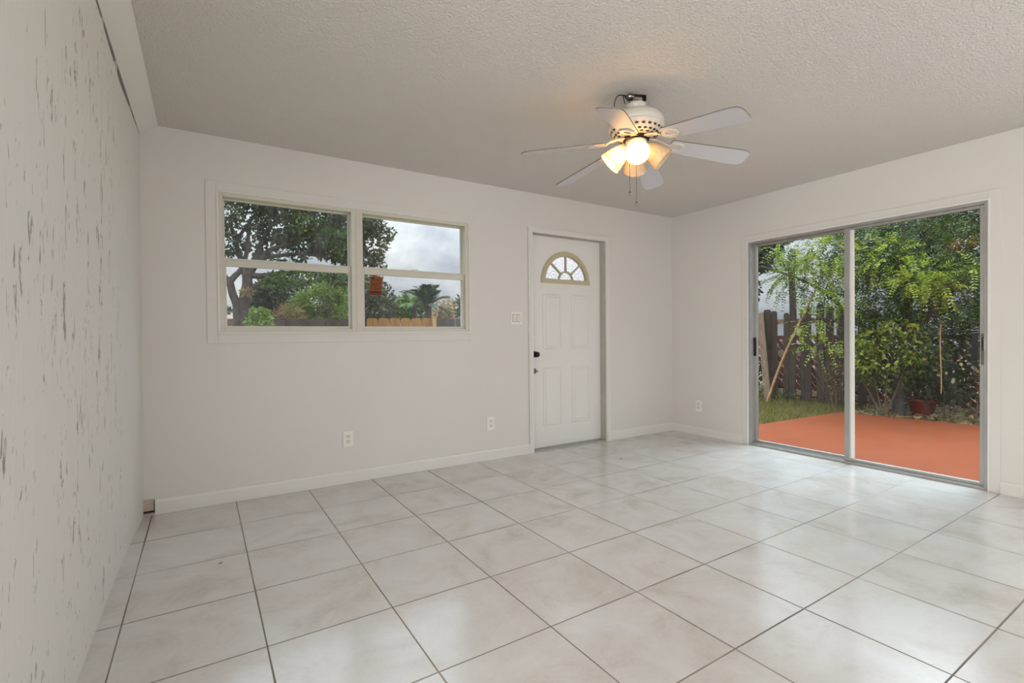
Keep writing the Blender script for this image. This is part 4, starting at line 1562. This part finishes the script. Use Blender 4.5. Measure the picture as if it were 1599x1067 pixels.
yard_plant('dark_shrub', 'dense dark green shrub beside the forked trunk outside', 16.4, 420,
           [cly(412, 462, 3.4, 24, 22, .6, 1500), cly(440, 470, 3.4, 34, 28, .7, 2200), cly(400, 485, 3.4, 14, 16, .5, 600), cly(440, 500, 3.4, 50, 16, .6, 1500), cly(425, 440, 3.4, 16, 14, .5, 450)], 0.13, M['leaf_dark'])
yard_plant('lime_bush', 'bright lime green bush behind the dark fence outside the left window', 14.7, 495,
           [cly(495, 470, 1.7, 34, 20, .6, 1500), cly(470, 488, 1.7, 26, 16, .5, 900), cly(515, 455, 1.7, 26, 16, .5, 900), cly(525, 485, 1.7, 26, 22, .5, 1100), cly(500, 500, 1.7, 50, 14, .6, 1200)], 0.11, M['leaf_lime'], asp=0.35)
yard_plant('dry_grass_clump', 'tan dry ornamental grass before the lime bush', 13.0, 455,
           [cly(452, 490, 0, 16, 12, .3, 420), cly(445, 503, 0, 24, 12, .3, 420)], 0.24, M['leaf_dry'], 'plant', asp=0.08)
yard_plant('small_round_bush', 'small bright green bush at the foot of the forked trunk', 11.6, 405,
           [cly(405, 490, -1.4, 13, 8, .3, 420), cly(405, 503, -1.4, 18, 12, .35, 500)], 0.09, M['leaf_lime'])
yard_plant('backdrop_tree', 'olive green tree behind the lime bush outside the left window', 21, 535,
           [cly(540, 450, 8, 40, 34, .9, 1900), cly(490, 440, 8, 44, 24, .9, 1200), cly(560, 490, 8, 40, 30, .9, 1500), cly(455, 450, 8, 30, 16, .7, 500)], 0.15, M['leaf_grey'], 'tree')
yard_plant('grey_tree', 'grey-green tree behind the orange notice outside the right window', 17.2, 585,
           [cly(580, 450, 4.2, 20, 24, .7, 1100), cly(590, 480, 4.2, 30, 22, .7, 1200), cly(605, 460, 4.2, 10, 14, .5, 120), cly(570, 490, 4.2, 22, 22, .6, 900)], 0.13, M['leaf_grey'], 'tree')
yard_plant('hedge_tree', 'green leafy tree right of the orange notice, left of the palm', 25, 630,
           [cly(630, 482, 12, 30, 20, .8, 1500), cly(650, 472, 12, 26, 16, .7, 1100), cly(615, 490, 12, 22, 16, .7, 800), cly(660, 490, 12, 34, 18, .8, 1200)], 0.15, M['leaf_mid'], 'tree')
for (u, v, Y, nf, L_, lab, e) in ((668, 478, 16.8, 18, 1.35, 'dark green palm with upright fronds over the tan fence', (0.2, 1.35)),
                                  (646, 475, 19.8, 14, 1.2, 'smaller palm left of the upright palm over the tan fence', (0.1, 1.2))):
    Pp = on_y(u, v, Y)
    palm('palm_tree', lab, (Pp.x, Pp.y, GZ), tuple(Pp), nf, L_, M['leaf_dark'] if u > 650 else M['leaf_mid'], elev=e, trunk_r=0.14, leaflet=0.45)
yard_plant('tan_tree', 'tan dry-leaved tree right of the upright palm', 21, 695,
           [cly(694, 482, 8, 16, 16, .6, 500), cly(690, 496, 8, 18, 10, .5, 420)], 0.16, M['leaf_dry'], 'tree')
yard_plant('edge_tree', 'dark tree at the right edge of the right window view', 24, 722,
           [cly(718, 482, 11, 10, 10, .6, 420), cly(726, 476, 11, 14, 14, .6, 500), cly(708, 488, 11, 6, 4, .4, 70)], 0.2, M['leaf_dark'], 'tree')
yard_plant('distant_tree', 'small distant tree above the brown roof, left of the forked trunk', 34, 352,
           [cly(354, 485, 21, 5, 3, .6, 120), cly(345, 486, 21, 6, 3, .6, 120)], 0.25, M['leaf_dark'], 'tree')


# fences beyond the yard
def row_fence(name, label, Y, u0, u1, vtop, bw_, m, post=None):
    a0, a1 = on_y(u0, vtop, Y), on_y(u1, vtop, Y)
    t_ = thing(name, ((a0.x + a1.x) / 2, Y, GZ), label, 'fence')
    n_ = max(1, round((a1.x - a0.x) / bw_))
    w_ = (a1.x - a0.x) / n_
    for k in range(n_):
        x = a0.x + k * w_
        z = a0.z + (a1.z - a0.z) * k / n_
        b = MB()
        g = 0.012
        b.loft([[(x + g, Y - q, GZ - 0.05), (x + w_ - g, Y - q, GZ - 0.05), (x + w_ - g, Y - q, z - 0.06), (x + w_ * 0.82, Y - q, z), (x + w_ * 0.18, Y - q, z), (x + g, Y - q, z - 0.06)] for q in (0.025, 0)])
        obj('board', b, m, t_)
    b = MB()
    b.box(a0.x, a1.x, Y, Y + 0.06, 0.6, 0.7)
    b.box(a0.x, a1.x, Y, Y + 0.06, a1.z - 0.4, a1.z - 0.3)
    obj('rail', b, m, t_)
    return t_


row_fence('dark_board_fence', 'dark board fence along the bottom of the left window view', 12.4, 396, 568, 498, 0.30, M['darkfence'])
row_fence('cedar_fence', 'new orange-tan wooden fence seen in the right window', 15.5, 572, 674, 497, 0.38, M['tanwood'])
row_fence('dark_panel_fence', 'dark fence right of the tan fence post', 15.6, 680, 740, 498, 0.36, M['darkfence'])
pp = on_y(677.5, 496, 15.4)
b = MB()
b.box(pp.x - 0.06, pp.x + 0.06, 15.34, 15.46, GZ - 0.05, pp.z)
b.box(pp.x - 0.075, pp.x + 0.075, 15.325, 15.475, pp.z, pp.z + 0.03)
tag(obj('fence_post', b, M['bamboo']), 'pale square post at the right end of the tan fence', 'post')


# neighbouring houses
def house(label, Y, u0, u1, veave, vridge, overhang=0.3):
    e0, e1 = on_y(u0, veave, Y), on_y(u1, veave, Y)
    t_ = thing('house', ((e0.x + e1.x) / 2, Y + 3, GZ), label, 'house')
    b = MB()
    b.box(e0.x + overhang, e1.x - overhang, Y + overhang, Y + 6, GZ, e0.z)
    obj('wall', b, M['housewall'], t_)
    zr = on_y((u0 + u1) / 2, vridge, Y + 3).z
    b = MB()
    b.loft([[(x, Y - 0.1, e0.z - 0.05), (x, Y - 0.1, e0.z + 0.08), (x, Y + 3, zr), (x, Y + 6.3, e0.z + 0.08), (x, Y + 6.3, e0.z - 0.05)] for x in (e0.x, e1.x)])
    obj('roof', b, M['rooftile'], t_)
    return t_


house('brown-roofed house behind the forked trunk at the left', 24, 250, 392, 500, 491)
house('brown-roofed house at the right edge behind the dark fence', 30, 694, 760, 497, 489)
b = MB()
a0, a1 = on_y(330, 499, 14.6), on_y(392, 501, 14.6)
b.box(a0.x - 6.0, a1.x, 14.6, 14.75, GZ, a0.z)
tag(obj('garden_wall', b, M['rooftile']), 'low brownish wall at the foot of the forked trunk', 'wall')
